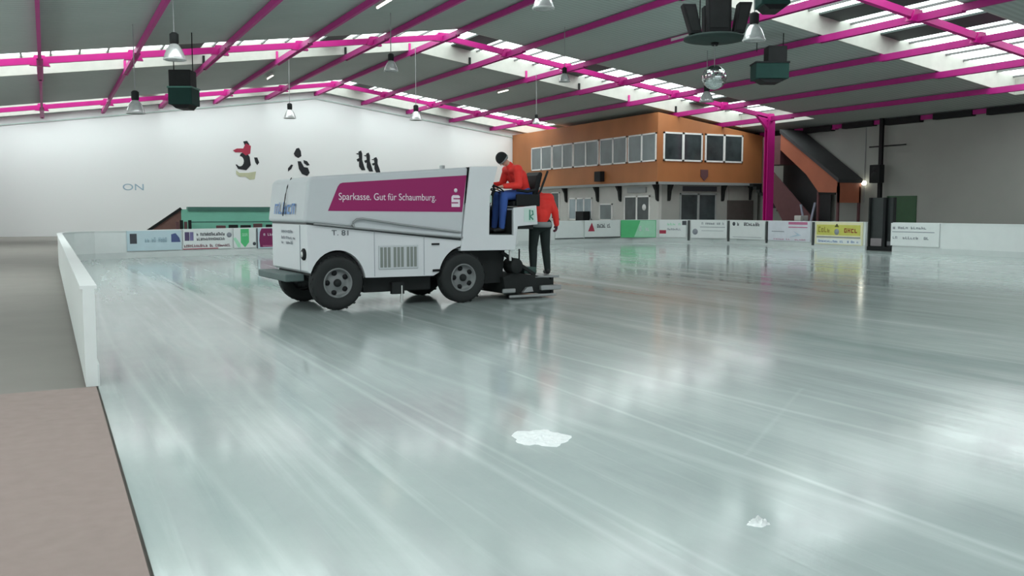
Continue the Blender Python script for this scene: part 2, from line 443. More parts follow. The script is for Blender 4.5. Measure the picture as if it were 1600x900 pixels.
# walls
def gable(y0, y1, xa, xb, extra=0):
    pts = [(xa, -0.04), (xb, -0.04), (xb, roof_z(xb) - .005), (XR, ZR - .005), (xa, roof_z(xa) - .005)]
    return MB().prism(pts, y0, y1, 'y')
struct(gable(YF, YF + .3, XL, XE).build('wall_far', WALLW), 'tall white end wall painted with penguins', 'wall')
wr = MB().box((XE - .3, YN, -.04), (XE, YF, roof_z(XE) - .005))
struct(wr.build('wall_right', WALLG), 'grey right side wall behind the stairs', 'wall')
struct(MB().box((XL, YN, -.04), (XL + .3, YF, roof_z(XL) - .005)).build('wall_left', WALLG), 'grey left side wall', 'wall')
WX = XE - .3
# assumed window row, out of view, added to brighten the hall from the left
e = struct(empty('window_5', (XL + .3, 20, 2.2)), 'added glowing window row in the unseen left side wall, brightening the hall', 'window')
MB().box((.0, -30, .0), (.03, 30, 2.9)).build('pane', emit('added_side_window_glow', (0.88, 1.0, 0.98), SIDE_FILL), e)
fr = MB().box((0, -30.1, -.1), (.08, 30.1, 0)).box((0, -30.1, 2.9), (.08, 30.1, 3.0))
fr.build('frame', WINFRAME, e)
for k in range(21): MB().box((.03, -30 + 3 * k - .05, 0), (.08, -30 + 3 * k + .05, 2.9)).build('mullion', WINFRAME, e)
# trim under the far wall roofline
t = MB()
for sg in (-1, 1):
    x1 = XR + sg * 20.4
    t.bar((XR, YF - .05, ZR - .45), (x1, YF - .05, roof_z(x1) - .45), .06, .07)
struct(t.build('trim_1', mat('pale_green_trim', (0.55, 0.66, 0.62), 0.6)), 'thin pale green strip following the top of the end wall', 'trim')
# dark gutter boards along the right eaves
t = MB()
for i, y in enumerate(range(-12, 62, 3)):
    t.box((WX - .35, y, roof_z(WX) - .30 - .04 * (i % 2)), (WX - .01, y + 2.2, roof_z(WX) - .02))
struct(t.build('trim_2', BLACK), 'dark uneven eaves boards above the grey side wall', 'trim')

# ------------------------------------------------------------------ rink barrier with advertising
def zt_at(x, y): # barrier height
    return 0.92 + 0.20 * max(0, min(1, (x - 2) / 24.0))
def barrier(pts, label, far=True):
    e = empty('rink_barrier', (pts[0][0], pts[0][1], 0)); tag(e, label, 'barrier', 'white rink barriers')
    o = Vector((pts[0][0], pts[0][1], 0))
    wall, kick, cap = MB(), MB(), MB()
    P = [Vector((a, b, 0)) for a, b in pts]
    nrm = []
    for i in range(len(P)):
        d = (P[min(i + 1, len(P) - 1)] - P[max(i - 1, 0)]).normalized(); nrm.append(Vector((-d.y, d.x, 0)))
    for i in range(len(P) - 1):
        a, b = P[i], P[i + 1]; na, nb = nrm[i], nrm[i + 1]; za, zb = zt_at(*a.xy), zt_at(*b.xy)
        def seg(mb, o0, o1, z0a, z0b, z1a, z1b):
            vs = [a + na * o0 + Vector((0, 0, z0a)), b + nb * o0 + Vector((0, 0, z0b)), b + nb * o1 + Vector((0, 0, z0b)), a + na * o1 + Vector((0, 0, z0a)),
                  a + na * o0 + Vector((0, 0, z1a)), b + nb * o0 + Vector((0, 0, z1b)), b + nb * o1 + Vector((0, 0, z1b)), a + na * o1 + Vector((0, 0, z1a))]
            mb.add([v - o for v in vs], [(0, 3, 2, 1), (4, 5, 6, 7), (0, 1, 5, 4), (1, 2, 6, 5), (2, 3, 7, 6), (3, 0, 4, 7)])
        seg(wall, 0, .10, 0.0, 0.0, za - .03, zb - .03)
        seg(kick, -.015, 0, 0.0, 0.0, .20, .20)
        seg(cap, -.02, .12, za - .03, zb - .03, za, zb)
    wall.build('board', BOARD, e); kick.build('kickboard', KICK, e); cap.build('top_rail', BOARD, e)
    return e
barrier(LEFTP, 'white barrier along the left edge of the ice')
barrier(FARP + CORNP[1:] + RIGHTP[1:], 'white barrier across the far end of the ice and round its corner')
barrier(RIGHT2, 'white barrier on the right edge, nearer than the dark gate')

POLY = [Vector(p) for p in LEFTP[3:] + FARP[1:] + CORNP[1:] + RIGHTP[1:] + RIGHT2]
def bpoint(px):
    d = ray(px, 360).xy
    for i in range(len(POLY) - 1):
        a, b = POLY[i], POLY[i + 1]; s = b - a
        den = d.x * s.y - d.y * s.x
        if abs(den) < 1e-9: continue
        t = (a.x * s.y - a.y * s.x) / den; k = (a.x * d.y - a.y * d.x) / den
        if t > 0 and -1e-6 <= k <= 1 + 1e-6: return Vector((a.x + s.x * k, a.y + s.y * k))
def adpanel(x0, x1, label, m, ztop=None, zbot=0.24, marks=()):
    a, b = bpoint(x0), bpoint(x1); L = (b - a).length; d = (b - a) / L
    n = Vector((d.y, -d.x)) # towards the ice
    a = a + n * 0.02
    zt = (ztop or min(zt_at(*a), zt_at(*b)) - .02)
    ang = math.atan2(d.y, d.x)
    e = empty('advertising_board', (a.x, a.y, zbot), ang); tag(e, label, 'advertising board', 'advertising boards on the rink barrier')
    H = zt - zbot
    MB().box((.02, -.035, 0), (L - .02, 0, H)).build('panel', m, e)
    for mk in marks:
        kind, u0, u1, v0, v1, mm = mk[:6]
        q = MB()
        if kind == 'box': q.box((u0 * L, -.042, v0 * H), (u1 * L, -.034, v1 * H))
        elif kind == 'text':
            smudge(q, (u0 * L, -.042, v0 * H), (1, 0, 0), (0, 0, 1), (u1 - u0) * L, (v1 - v0) * H, mk[6])
        elif kind == 'disc':
            q.lathe([(0.0001, -.044), ((u1 - u0) * L / 2, -.044), ((u1 - u0) * L / 2, -.034)], ((u0 + u1) / 2 * L, 0, (v0 + v1) / 2 * H), 'y', 20)
        elif kind == 'tri':
            q.prism([(u0 * L, v0 * H), (u1 * L, v0 * H), ((u0 + u1) / 2 * L, v1 * H)], -.042, -.034, 'y')
        elif kind == 'poly':
            q.prism([(p * L, r * H) for p, r in mk[6]], -.041, -.034, 'y')
        q.build('lettering' if kind == 'text' else 'emblem', mm, e)
    return e
adpanel(196, 283, 'light blue advertising board with two small dark squares, left end of the far barrier', LBLUE, marks=[
    ('box', .06, .18, .36, .86, DARKL), ('text', .32, .72, .42, .70, mat('faded_blue', (0.36, 0.50, 0.58), 0.5), 10), ('poly', .80, .95, .4, .85, mat('navy', (0.08, 0.11, 0.26), .5), [(.80, .4), (.97, .4), (.95, .62), (.88, .86), (.80, .8)])])
adpanel(284, 362, 'white advertising board with purple squares and dark text lines, second from the left', BOARD, marks=[
    ('box', .04, .13, .44, .88, mat('plum', (0.10, 0.07, 0.16), .5)), ('box', .14, .21, .44, .88, mat('violet', (0.20, 0.18, 0.36), .5)),
    ('text', .27, .84, .68, .86, DARKL, 16), ('text', .27, .84, .44, .60, DARKL, 15), ('disc', .88, .98, .5, .9, GREYL),
    ('text', .02, .95, .10, .26, mat('maroon', (0.20, 0.05, 0.08), .5), 24), ('box', .0, .7, .0, .04, RED)])
adpanel(363, 399, 'white advertising board with a green pointed banner shape in the middle', BOARD, marks=[
    ('poly', .3, .65, 0, 1, GREEN, [(.32, .98), (.68, .98), (.68, .28), (.5, .02), (.32, .28)]), ('poly', 0, .3, 0, .5, PGREEN, [(.0, .5), (.1, .55), (.3, .2), (.3, .02), (.2, .02)]), ('disc', .84, .98, .1, .3, DARKL), ('text', .38, .62, .6, .78, PGREEN, 3)])
adpanel(400, 441, 'light blue board with a large rounded dark magenta logo, just left of the resurfacer', LBLUE, zbot=.20, marks=[
    ('poly', 0, 1, 0, 1, PURPLE, [(.12, .06), (.76, .06), (.80, .3), (.80, .8), (.72, .98), (.18, .98), (.12, .8), (.09, .4)]), ('text', .24, .72, .62, .76, LETTER, 6), ('box', .0, .03, 0, 1, DARKL), ('poly', .2, .7, .0, .15, PINK, [(.2, .15), (.7, .15), (.66, .06), (.24, .06)])])
adpanel(866, 911, 'plain white pale board beside the standing person, behind the resurfacer', BOARD, marks=[('box', .0, 1, .0, .05, DARKLINE)])
adpanel(912, 968, 'white advertising board with a small dark red emblem, left of the green board', BOARD, marks=[
    ('poly', 0, 1, 0, 1, RED, [(.10, .40), (.28, .40), (.24, .66), (.20, .90), (.15, .66)]), ('text', .34, .72, .60, .86, DARKL, 8), ('box', .0, 1, .0, .07, DARKLINE)])
adpanel(969, 1025, 'bright green advertising board fading to pale green', GREEN, marks=[
    ('poly', 0, 1, 0, 1, PGREEN, [(.38, .03), (.97, .03), (.97, .97), (.55, .97)]), ('text', .52, .86, .38, .66, BOARD, 6)])
adpanel(1030, 1073, 'white advertising board with a small dark red patch low on its left, round the bend', BOARD, marks=[
    ('box', .02, .26, .22, .42, RED), ('box', .84, .99, .72, .96, DARKL), ('text', .3, .8, .42, .56, GREYL, 8), ('text', .3, .8, .7, .86, PGREEN, 5)])
adpanel(1080, 1137, 'white advertising board with thin grey text lines between two dark joints, left of the pair', BOARD, marks=[
    ('text', .30, .92, .76, .90, GREYL, 12), ('box', .26, .94, .60, .63, GREYL), ('disc', .05, .2, .2, .5, GREYL), ('box', .3, .9, .40, .42, GREYL)])
adpanel(1141, 1197, 'white advertising board with one bold dark line of text along its top', BOARD, marks=[
    ('text', .22, .86, .72, .92, DARKL, 10), ('disc', .09, .17, .72, .92, DARKL), ('box', .1, .9, .1, .12, GREYL)])
adpanel(1201, 1268, 'pale lilac advertising board with a pink bar at its upper right', mat('pale_lilac', (0.72, 0.74, 0.80), .5), marks=[
    ('box', .5, .93, .84, .97, PINK), ('box', .5, .93, .68, .73, PINK), ('box', .1, .4, .45, .49, GREYL), ('poly', 0, 0, 0, 0, mat('sky_tint', (0.50, 0.62, 0.72), .5), [(.5, .18), (.8, .3), (.62, .5), (.7, .34)]), ('text', .1, .9, .05, .12, PINK, 16)])
adpanel(1275, 1350, 'yellow advertising board with a black triangle between olive and red words', PYELLOW, zbot=.17, marks=[
    ('box', .04, .95, .42, .88, YELLOW), ('text', .07, .33, .54, .80, OLIVE, 4), ('text', .62, .90, .54, .80, mat('red_brown', (0.34, 0.05, 0.02), .5), 4), ('tri', .42, .52, .78, .93, PBLACK), ('disc', .42, .52, .46, .68, GREYL),
    ('box', .04, .95, .30, .36, GREYL), ('box', .04, .97, .04, .27, BOARD), ('text', .08, .92, .10, .20, BLUEL, 22)])
adpanel(1393, 1470, 'white advertising board with grey text lines, right of the dark gate', BOARD, marks=[
    ('text', .05, .8, .74, .86, GREYL, 14), ('box', .04, .9, .60, .63, GREYL), ('text', .05, .8, .3, .42, GREYL, 14)])
jl = ['between the green board and the bend', 'left of the board with bold dark text', 'right of the board with bold dark text', 'left of the yellow board']
for i, px in enumerate((1076.5, 1139, 1199, 1271.5)):
    a = bpoint(px); b = bpoint(px + 2); n = (b - a).normalized(); n = Vector((n.y, -n.x)); p = a + n * .03
    o = MB().box((-.05, -.03, 0), (.05, .03, zt_at(*a) - .13)).build('joint_post', DARKLINE, loc=(p.x, p.y, .10), rot=math.atan2((b - a).y, (b - a).x))
    tag(o, 'dark joint post of the rink barrier, ' + jl[i], 'post', 'dark posts between the advertising boards')

# ------------------------------------------------------------------ clubhouse (two storeys, orange cladding)
FX, FY, FE = 32.5, 44.6, 40.6
E = tag(empty('clubhouse', (FX, FY, 0)), 'two storey clubhouse with orange upper cladding and pale ground floor', 'building')
def cl(mb, nm, m, par=None):
    mb.v = [(v[0] - FX, v[1] - FY, v[2]) for v in mb.v]
    return mb.build(nm, m, par or E)
Z1 = 3.22
cl(MB().box((FX + .35, FY + .35, -.04), (FE, YF - .05, Z1)), 'ground_floor_wall', PLASTER)
up = MB()
# upper storey follows the roof slope
vs = []
for y in (FY, YF - .05):
    vs += [(FX, y, Z1), (FE, y, Z1), (FE, y, roof_z(FE) - .3), (FX, y, roof_z(FX) - .3)]
up.add(vs, [(3, 2, 1, 0), (4, 5, 6, 7), (0, 1, 5, 4), (1, 2, 6, 5), (2, 3, 7, 6), (3, 0, 4, 7)])
cl(up, 'upper_cladding', ORANGE)
tr = MB(); tr.box((FX - .12, FY - .12, Z1 - .10), (FX, YF - .1, Z1 + .06)); tr.box((FX - .12, FY - .12, Z1 - .10), (FE + .05, FY, Z1 + .06)); tr.box((FX, FY, Z1 - .10), (FE, YF - .1, Z1 - .002))
cl(tr, 'eaves_trim', TRIMG)
# board joints of the cladding
jj = MB()
def win_left(px0, px1, z0, z1, pane, frames=2, nm='window', X=FX, mull=True):
    y0, y1 = at_X(px0, 240, X).y, at_X(px1, 240, X).y   # y0 > y1 (px0 is farther)
    w = MB(); t = .09; D = .06
    w.box((X - D, y1, z0), (X + .02, y1 + t, z1)); w.box((X - D, y0 - t, z0), (X + .02, y0, z1))
    w.box((X - D, y1, z0), (X + .02, y0, z0 + t)); w.box((X - D, y1, z1 - t), (X + .02, y0, z1))
    for k in range(1, frames):
        yy = y1 + (y0 - y1) * k / frames; w.box((X - D, yy - t * .8, z0), (X + .02, yy + t * .8, z1))
    f = cl(w, nm, WINFRAME); 
    cl(MB().box((X - .03, y1 + t, z0 + t), (X - .012, y0 - t, z1 - t)), 'pane', pane, f)
    return f
def win_front(px0, px1, z0, z1, pane, frames=2, nm='window', Y=FY, fm=None):
    x0, x1 = at_Y(px0, 240, Y).x, at_Y(px1, 240, Y).x
    w = MB(); t = .10; D = .06
    w.box((x0, Y - D, z0), (x0 + t, Y + .02, z1)); w.box((x1 - t, Y - D, z0), (x1, Y + .02, z1))
    w.box((x0, Y - D, z0), (x1, Y + .02, z0 + t)); w.box((x0, Y - D, z1 - t), (x1, Y + .02, z1))
    for k in range(1, frames):
        xx = x0 + (x1 - x0) * k / frames; w.box((xx - t * .8, Y - D, z0), (xx + t * .8, Y + .02, z1))
    f = cl(w, nm, fm or WINFRAME)
    cl(MB().box((x0 + t, Y - .03, z0 + t), (x1 - t, Y - .012, z1 - t)), 'pane', pane, f)
    return f
for a, b in ((831, 863), (864, 896), (897, 936), (938, 980), (982, 1026)):
    win_left(a, b, 4.50, 6.20, PANEG)
win_front(1036, 1097, 4.52, 6.24, PANE); win_front(1101, 1160, 4.52, 6.24, PANE)
# black box (speaker) and shield on the cladding
p = at_X(940, 274, FX)
cl(MB().box((FX - .35, p.y - .35, 3.45), (FX, p.y + .35, 4.1)), 'wall_speaker', BLACK)
p = at_Y(1100, 272, FY)
cl(MB().prism([(p.x - .28, 4.05), (p.x - .28, 3.65), (p.x, 3.38), (p.x + .28, 3.65), (p.x + .28, 4.05)], FY - .05, FY, 'y'), 'crest', BROWN)
# ground floor openings, left face (recessed 0.35 m)
GX, GY = FX + .35, FY + .35
def gwin(px0, px1, ytop, pane, frames, fm=None, nm='window', zb=0.9):
    z1 = at_X((px0 + px1) / 2, ytop, GX).z
    return win_left(px0, px1, zb, z1, pane, frames, nm, X=GX)
gwin(862, 875, 300, PANE, 1); gwin(890, 926, 309, PANEB, 3); gwin(938, 958, 318, PANEG, 1)
d = gwin(977, 1017, 306, PANE, 2, nm='door', zb=0.0)
p = at_X(1007, 324, GX)
cl(MB().lathe([(0.001, -.02), (.2, -.02), (.2, 0)], (GX - .02, p.y, p.z), 'x', 20), 'round_notice', PWHITE, d)
p = at_X(917, 337, GX); cl(MB().box((GX - .6, p.y - .5, 0.6), (GX - .1, p.y + .5, 1.5)), 'dark_shelf', BLACK)
# sign above the door
p = at_X(996, 296, GX); cl(MB().box((GX - .1, p.y - 1.0, 2.66), (GX, p.y + 1.0, 3.0)), 'door_sign', TRIMG)
# front face ground floor
cl(MB().box((at_Y(1034, 300, GY).x, GY - .03, -.04), (at_Y(1189, 300, GY).x - .3, GY, Z1 - .12)), 'grey_render', PLASTERG)
win_front(1063, 1120, .0, 2.62, PANE, 2, 'door', Y=GY - .03, fm=TRIMG)
x0, x1 = at_Y(1066, 300, GY).x, at_Y(1118, 300, GY).x
sg_ = cl(MB().box((x0, GY - .12, 2.74), (x1, GY - .03, 3.04)), 'door_sign', mat('dark_sign', (0.05, 0.055, 0.065), .5))
x0, x1 = at_Y(1136, 300, GY).x, at_Y(1176, 300, GY).x
cl(MB().box((x0, GY - .10, 0.0), (x1, GY - .03, 2.2)), 'roller_shutter', mat('brown_shutter', (0.085, 0.07, 0.065), .6, var=.1))
cl(MB().box((x0 + .1, GY - .12, 2.2), (x1 - .1, GY - .03, 3.0)), 'notice_panel', mat('grey_notice', (0.30, 0.30, 0.27), .6))
# brackets carrying the overhang
def bracket_left(px):
    y = at_X(px, 295, FX).y
    cl(MB().prism([(FX - .05, Z1 - .1), (GX, Z1 - .1), (GX, Z1 - 1.1), (GX - .12, Z1 - 1.0), (GX - .2, Z1 - .45)], y - .1, y + .1, 'y'), 'bracket', CHASSIS)
def bracket_front(px):
    x = at_Y(px, 295, FY).x
    cl(MB().prism([(FY - .05, Z1 - .1), (GY, Z1 - .1), (GY, Z1 - 1.1), (GY - .12, Z1 - 1.0), (GY - .2, Z1 - .45)], x - .1, x + .1, 'x'), 'bracket', CHASSIS)
for px in (879, 928, 963, 1021): bracket_left(px)
for px in (1050, 1134, 1176): bracket_front(px)

# ------------------------------------------------------------------ covered stair on the right wall
SX0, SX1 = 39.0, 40.75
E = tag(empty('covered_stair', (SX0, 36.7, 0)), 'enclosed staircase with red-orange side panels under a sloping dark roof', 'staircase')
def st(mb, nm, m):
    mb.v = [(v[0] - SX0, v[1] - 36.7, v[2]) for v in mb.v]; return mb.build(nm, m, E)
def ysl(y, z0): return z0 + (y - 36.75) * 0.70
Ya, Yb = 36.75, 41.3
# sloping side fascia (orange) and dark roof strip above
st(MB().prism([(Ya, 2.55), (Ya, 3.10), (Yb, 6.15), (Yb, 2.55 + 2.6), (39.2, 2.55 + 1.1), (38.2, 2.60)], SX0, SX0 + .08, 'x'), 'side_fascia', REDORANGE)
st(MB().prism([(Ya - .1, 3.10), (Ya - .1, 3.32), (Yb, 6.36), (Yb, 6.15)], SX0 - .1, SX1, 'x'), 'stair_roof', ROOFDK)
st(MB().prism([(38.6, -.04), (38.6, 1.15), (42.4, 4.3), (42.8, 4.3), (42.8, 2.7), (42.0, 2.3), (40.2, -.04)], SX0, SX0 + .08, 'x'), 'lower_parapet', BROWN)
st(MB().box((SX0, Ya, 2.0), (SX1, Ya + .08, 3.12)), 'end_panel', REDORANGE)
for x, y in ((SX0, Ya), (SX1 - .14, Ya), (SX0, 38.2)):
    st(MB().box((x, y, -.04), (x + .12, y + .12, 2.9 if y < 38 else 2.65)), 'post', BROWN)
st(MB().box((SX0 + .02, 37.0, 2.45), (SX0 + .1, 38.2, 2.62)), 'lintel', CHASSIS)
st(MB().box((SX0, 41.3, 4.3), (SX1 - .5, 42.8, 6.0)), 'landing_box', BROWN)
st(MB().prism([(38.9, -.04), (42.8, -.04), (42.8, 6.2), (41.2, 6.1), (38.9, 4.4)], SX1 - .05, SX1, 'x'), 'interior_shade_panel', ROOFDK)  # dark sheet added for the shade inside the stair
sb = MB()
for i in range(17):
    y = 38.9 + i * .30; sb.box((SX0 + .1, y, .0 + i * .19), (SX1 - .05, y + .31, .19 + i * .19))
st(sb, 'steps', CHASSIS)
# pale V shaped thing and white case at the foot of the stair
e = tag(empty('folding_stand', (38.3, 38.3, -0.04)), 'pale lilac V-shaped stand behind the barrier at the foot of the stairs', 'stand')
MB().bar((0, 0, 0), (-.2, .32, 1.95), .16, .1).build('leg', PALEV, e); MB().bar((0, 0, 0), (.2, -.36, 2.05), .16, .1).build('leg', PALEV, e)
MB().box((-.25, -.25, 0), (.25, .25, .06)).build('foot', PALEV, e)
p = at_X(1252, 338, 38.2)
e = tag(empty('white_case', (38.2, p.y, -.04)), 'small white case on a dark table behind the barrier, left of the V-shaped stand', 'case')
soften(MB().box((-.3, -.25, 1.02), (.3, .25, 1.32)).build('case_body', PLASTER, e), .03)
MB().box((-.45, -.4, .96), (.45, .4, 1.02)).box((-.4, -.35, 0), (-.34, -.29, .96)).box((.34, .29, 0), (.4, .35, .96)).box((.34, -.35, 0), (.4, -.29, .96)).box((-.4, .29, 0), (-.34, .35, .96)).build('stand', CHASSIS, e)

# right side wall: post with speaker, lamp, conduit
pp = at_X(1378, 200, 40.6)
e = tag(empty('steel_post', (40.6, pp.y, -.04)), 'tall dark steel post standing before the grey side wall', 'post')
MB().box((-.13, -.13, 0), (.13, .13, .02)).box((-.07, -.11, 0), (-.04, .11, roof_z(40.6) + .03)).box((.04, -.11, 0), (.07, .11, roof_z(40.6) + .03)).box((-.04, -.02, 0), (.04, .02, roof_z(40.6) + .03)).build('shaft', BLACK, e)
zz = at_X(1370, 229, 40.6).z
MB().box((-.03, -1.6, zz), (.03, .8, zz + .07)).build('cross_arm', BLACK, e)
q = at_X(1378, 271, 40.3)
e = tag(empty('loudspeaker', (40.33, pp.y, q.z - .5)), 'black loudspeaker fixed to the tall dark post at the right', 'loudspeaker')
soften(MB().box((-.2, -.34, 0), (.2, .34, .98)).build('cabinet', BLACK, e), .03)
MB().lathe([(.001, -.215), (.22, -.22), (.25, -.2)], (0, 0, .35), 'x', 20).lathe([(.001, -.215), (.12, -.22), (.14, -.2)], (0, 0, .75), 'x', 20).build('speaker_cone', CHASSIS, e)
MB().box((.18, -.06, .4), (.22, .06, .6)).build('bracket', STEEL, e)
q = at_X(1350, 286, WX - .12)
e = tag(empty('wall_lamp', (WX, q.y, q.z)), 'small bright lamp shining on the grey side wall', 'lamp')
MB().lathe([(.001, -.24), (.09, -.22), (.13, -.12), (.09, -.03), (.001, -.02)], (0, 0, 0), 'x', 16).build('bulb', BULB, e)
MB().box((-.04, -.12, -.12), (0, .12, .12)).build('base', STEEL, e)
q = at_X(1353, 230, WX)
t = MB().tube([(WX - .03, q.y, 2.0), (WX - .03, q.y, roof_z(WX) - .3)], .025, 8).build('wall_conduit', WIRE)
tag(t, 'thin vertical conduit on the grey wall above the bright lamp', 'pipe')
q0 = at_X(1393, 330, WX)
w = MB().box((WX - .05, q0.y - 1.6, .0), (WX, q0.y + .3, 2.35)).build('door_1', CURTG)
struct(w, 'dark green door in the grey side wall', 'door')

# gate in the barrier: dark tall frame
gy0, gy1 = 24.60, 25.82
E = tag(empty('rink_gate', (29.05, gy0, 0)), 'tall dark rink gate with a black post beside the yellow advertising board', 'gate')
MB().box((0, 0, .0), (.5, gy1 - gy0, .16)).build('threshold', BLACK, E)
MB().box((.16, .06, .16), (.22, gy1 - gy0 - .02, 2.08)).build('door_leaf', mat('dark_gate_panel', (0.028, 0.032, 0.032), .4, var=.2), E)
MB().box((.02, .38, .16), (.14, .50, 2.08)).build('gate_post', BLACK, E)
MB().box((.10, .60, .18), (.16, 1.14, .48)).build('kick_panel', mat('pinkish_grey_panel', (0.24, 0.21, 0.22), .6), E)
MB().box((.10, .06, .22), (.16, .34, .38)).build('kick_panel', mat('grey_panel_small', (0.16, 0.16, 0.17), .6), E)
MB().box((.04, .0, .16), (.16, .05, 2.08)).build('side_frame', CHASSIS, E)
MB().box((.04, gy1 - gy0 - .05, .16), (.16, gy1 - gy0, 2.08)).build('side_frame', CHASSIS, E)

# ------------------------------------------------------------------ mint platform behind the far-left boards
PY = 38.0
E = tag(empty('mint_platform', (3.4, PY, -.04)), 'long mint green enclosure with dark teal top edge beyond the left boards', 'enclosure')
def mp_(mb, nm, m):
    mb.v = [(v[0] - 3.4, v[1] - PY, v[2] + .04) for v in mb.v]; return mb.build(nm, m, E)
mp_(MB().box((4.74, PY, -.04), (15.5, PY + .3, 1.62)), 'panel', MINT)
mp_(MB().box((4.98, PY - .12, 1.55), (15.6, PY + .3, 1.72)), 'top_edge', TEALD)
mp_(MB().prism([(3.30, -.04), (4.74, -.04), (4.74, 1.60), (4.72, 1.60), (3.30, .60)], PY + .05, PY + .3, 'y'), 'side_panel', BRICK)
mp_(MB().bar((3.30, PY, .66), (4.74, PY, 1.66), .14, .10), 'sloping_edge', CHASSIS)
mp_(MB().box((5.0, PY - .02, 1.10), (15.4, PY, 1.14)), 'ledge', TEALD)
# dark things stored along its foot
for i in range(4):
    x = at_Y(277 + i * 6.5, 345, PY - .5).x
    e = MB().box((-.055, -.05, 0), (.055, .05, 1.18 + .06 * (i % 2))).box((-.09, -.12, 0), (.09, .12, .03)).build('dark_post', CHASSIS if i % 2 else BROWN, loc=(x, PY - .5, -.04))
    tag(e, 'short dark post before the left end of the mint enclosure, %s from the left' % words[i], 'post', 'short dark posts at the mint enclosure')
for i in range(9):
    x = 6.15 + i * .48
    e = empty('spectator_chair', (x, PY - .7, -.04)); w = random.uniform(.16, .21); hh = random.uniform(1.02, 1.10)
    soften(MB().box((-w, .12, .5), (w, .18, hh)).build('backrest', CHASSIS if i % 3 else BROWN, e), .02)
    MB().box((-w, -.2, .45), (w, .18, .5)).build('seat', CHASSIS, e)
    for sx in (-1, 1):
        MB().bar((sx * w * .85, -.16, 0), (sx * w * .85, -.16, .45), .03, .03).build('leg', BLACK, e); MB().bar((sx * w * .85, .14, 0), (sx * w * .85, .14, .5), .03, .03).build('leg', BLACK, e)
    tag(e, 'low dark seat in the row before the mint enclosure, %s from the left' % (words + ['eighth', 'ninth'])[i], 'seat', 'dark seats before the mint enclosure')
tb = tag(empty('dark_bench', (9.6, PY - 2.0, -.04)), 'long dark bench top beyond the boards just left of the resurfacer', 'bench')
MB().box((-1.6, -.2, 1.06), (1.6, .2, 1.18)).build('bench_top', mat('blue_black_top', (0.03, 0.06, 0.065), .5), tb)
for sx in (-1.4, 1.4): MB().box((sx - .05, -.15, 0), (sx + .05, .15, 1.06)).build('leg', BLACK, tb)

# ------------------------------------------------------------------ wall murals (flat paint on the end wall)
MY = YF - .012
def flat(poly_px, m, nm, par, dy=0.0):
    pts = [at_Y(x, y, MY) for x, y in poly_px]
    mb = MB().prism([(p.x - par.location.x, p.z - par.location.z) for p in pts], -.004 - dy, 0.006, 'y')
    return mb.build(nm, m, par)
def blob(cx, cy, rx, ry, a=0, n=14, k=1.0):
    r = math.radians(a); out = []
    for i in range(n):
        t = 2 * math.pi * i / n; x, y = rx * math.cos(t), ry * math.sin(t)
        out.append((cx + x * math.cos(r) - y * math.sin(r), cy + x * math.sin(r) + y * math.cos(r)))
    return out
def mural(px, py, label):
    p = at_Y(px, py, MY); e = empty('penguin_mural', (p.x, MY, p.z)); return tag(e, label, 'wall painting', 'penguins painted on the end wall')
e = mural(383, 280, 'painted penguin with red cap and yellowish feet, leftmost on the white wall')
flat([(376, 240), (384, 236), (390, 245), (392, 258), (385, 266), (372, 264), (368, 257), (376, 257), (380, 250), (374, 246)], PBLACK, 'back', e)
flat(blob(375, 252, 6, 8, 0), PWHITE, 'belly', e, .002)
flat([(364, 235), (370, 232), (380, 232), (384, 224), (392, 228), (391, 240), (384, 243), (378, 238), (368, 238)], RED, 'cap', e, .004)
flat([(380, 221), (386, 220), (390, 226), (386, 229), (382, 226)], PBLACK, 'pompom', e, .003)
flat([(397, 246), (402, 246), (405, 254), (402, 258), (399, 254)], PBLACK, 'wing', e)
flat([(369, 266), (374, 270), (388, 270), (400, 268), (398, 280), (390, 281), (384, 276), (374, 276), (369, 272)], PYEL, 'foot', e)
e = mural(468, 275, 'painted penguin with raised arms and white belly, above the front of the resurfacer')
flat([(463, 232), (467, 231), (470, 236), (471, 244), (466, 247), (461, 244), (459, 240)], PBLACK, 'head', e)
flat([(465, 252), (470, 252), (475, 261), (481, 262), (484, 270), (480, 275), (472, 272), (467, 264)], PBLACK, 'back', e)
flat([(474, 250), (480, 252), (484, 258), (480, 259), (475, 255)], PBLACK, 'wing', e)
flat([(455, 257), (458, 258), (455, 264), (450, 268), (450, 263)], PBLACK, 'wing', e)
for i, (x, y, h) in enumerate(((563, 252, 1.0), (575, 254, .92), (587, 258, .74))):
    e = mural(x, y + 15, 'small black painted penguin above the magenta banner, %s' % (['leftmost of three', 'middle of three', 'shortest, rightmost of three'][i]))
    flat([(x - 3, y - 15 * h), (x + 1, y - 17 * h), (x + 3, y - 12 * h), (x + 3, y - 2), (x + 6, y + 8 * h), (x + 8, y + 14), (x + 2, y + 14), (x - 2, y + 8 * h), (x - 2, y - 4)], PBLACK, 'back', e)
    flat([(x - 6, y - 3 * h), (x - 2, y - 5 * h), (x - 1, y - 1), (x - 4, y + 1)], PBLACK, 'wing', e)
    flat([(x - 7, y - 12 * h), (x - 3, y - 13 * h), (x - 3, y - 10 * h)], PBLACK, 'beak', e)
p = at_Y(192, 297, MY)
o = text_obj('wall_lettering', 'ON', mat('faded_blue_paint', (0.33, 0.46, 0.55), .7), None, (0, 0, 0), (1, 0, 0), (0, 0, 1), .42, 1.25, .004)
o.location = (p.x, MY, p.z)
tag(o, 'faded blue letters low on the white end wall at the far left', 'lettering')

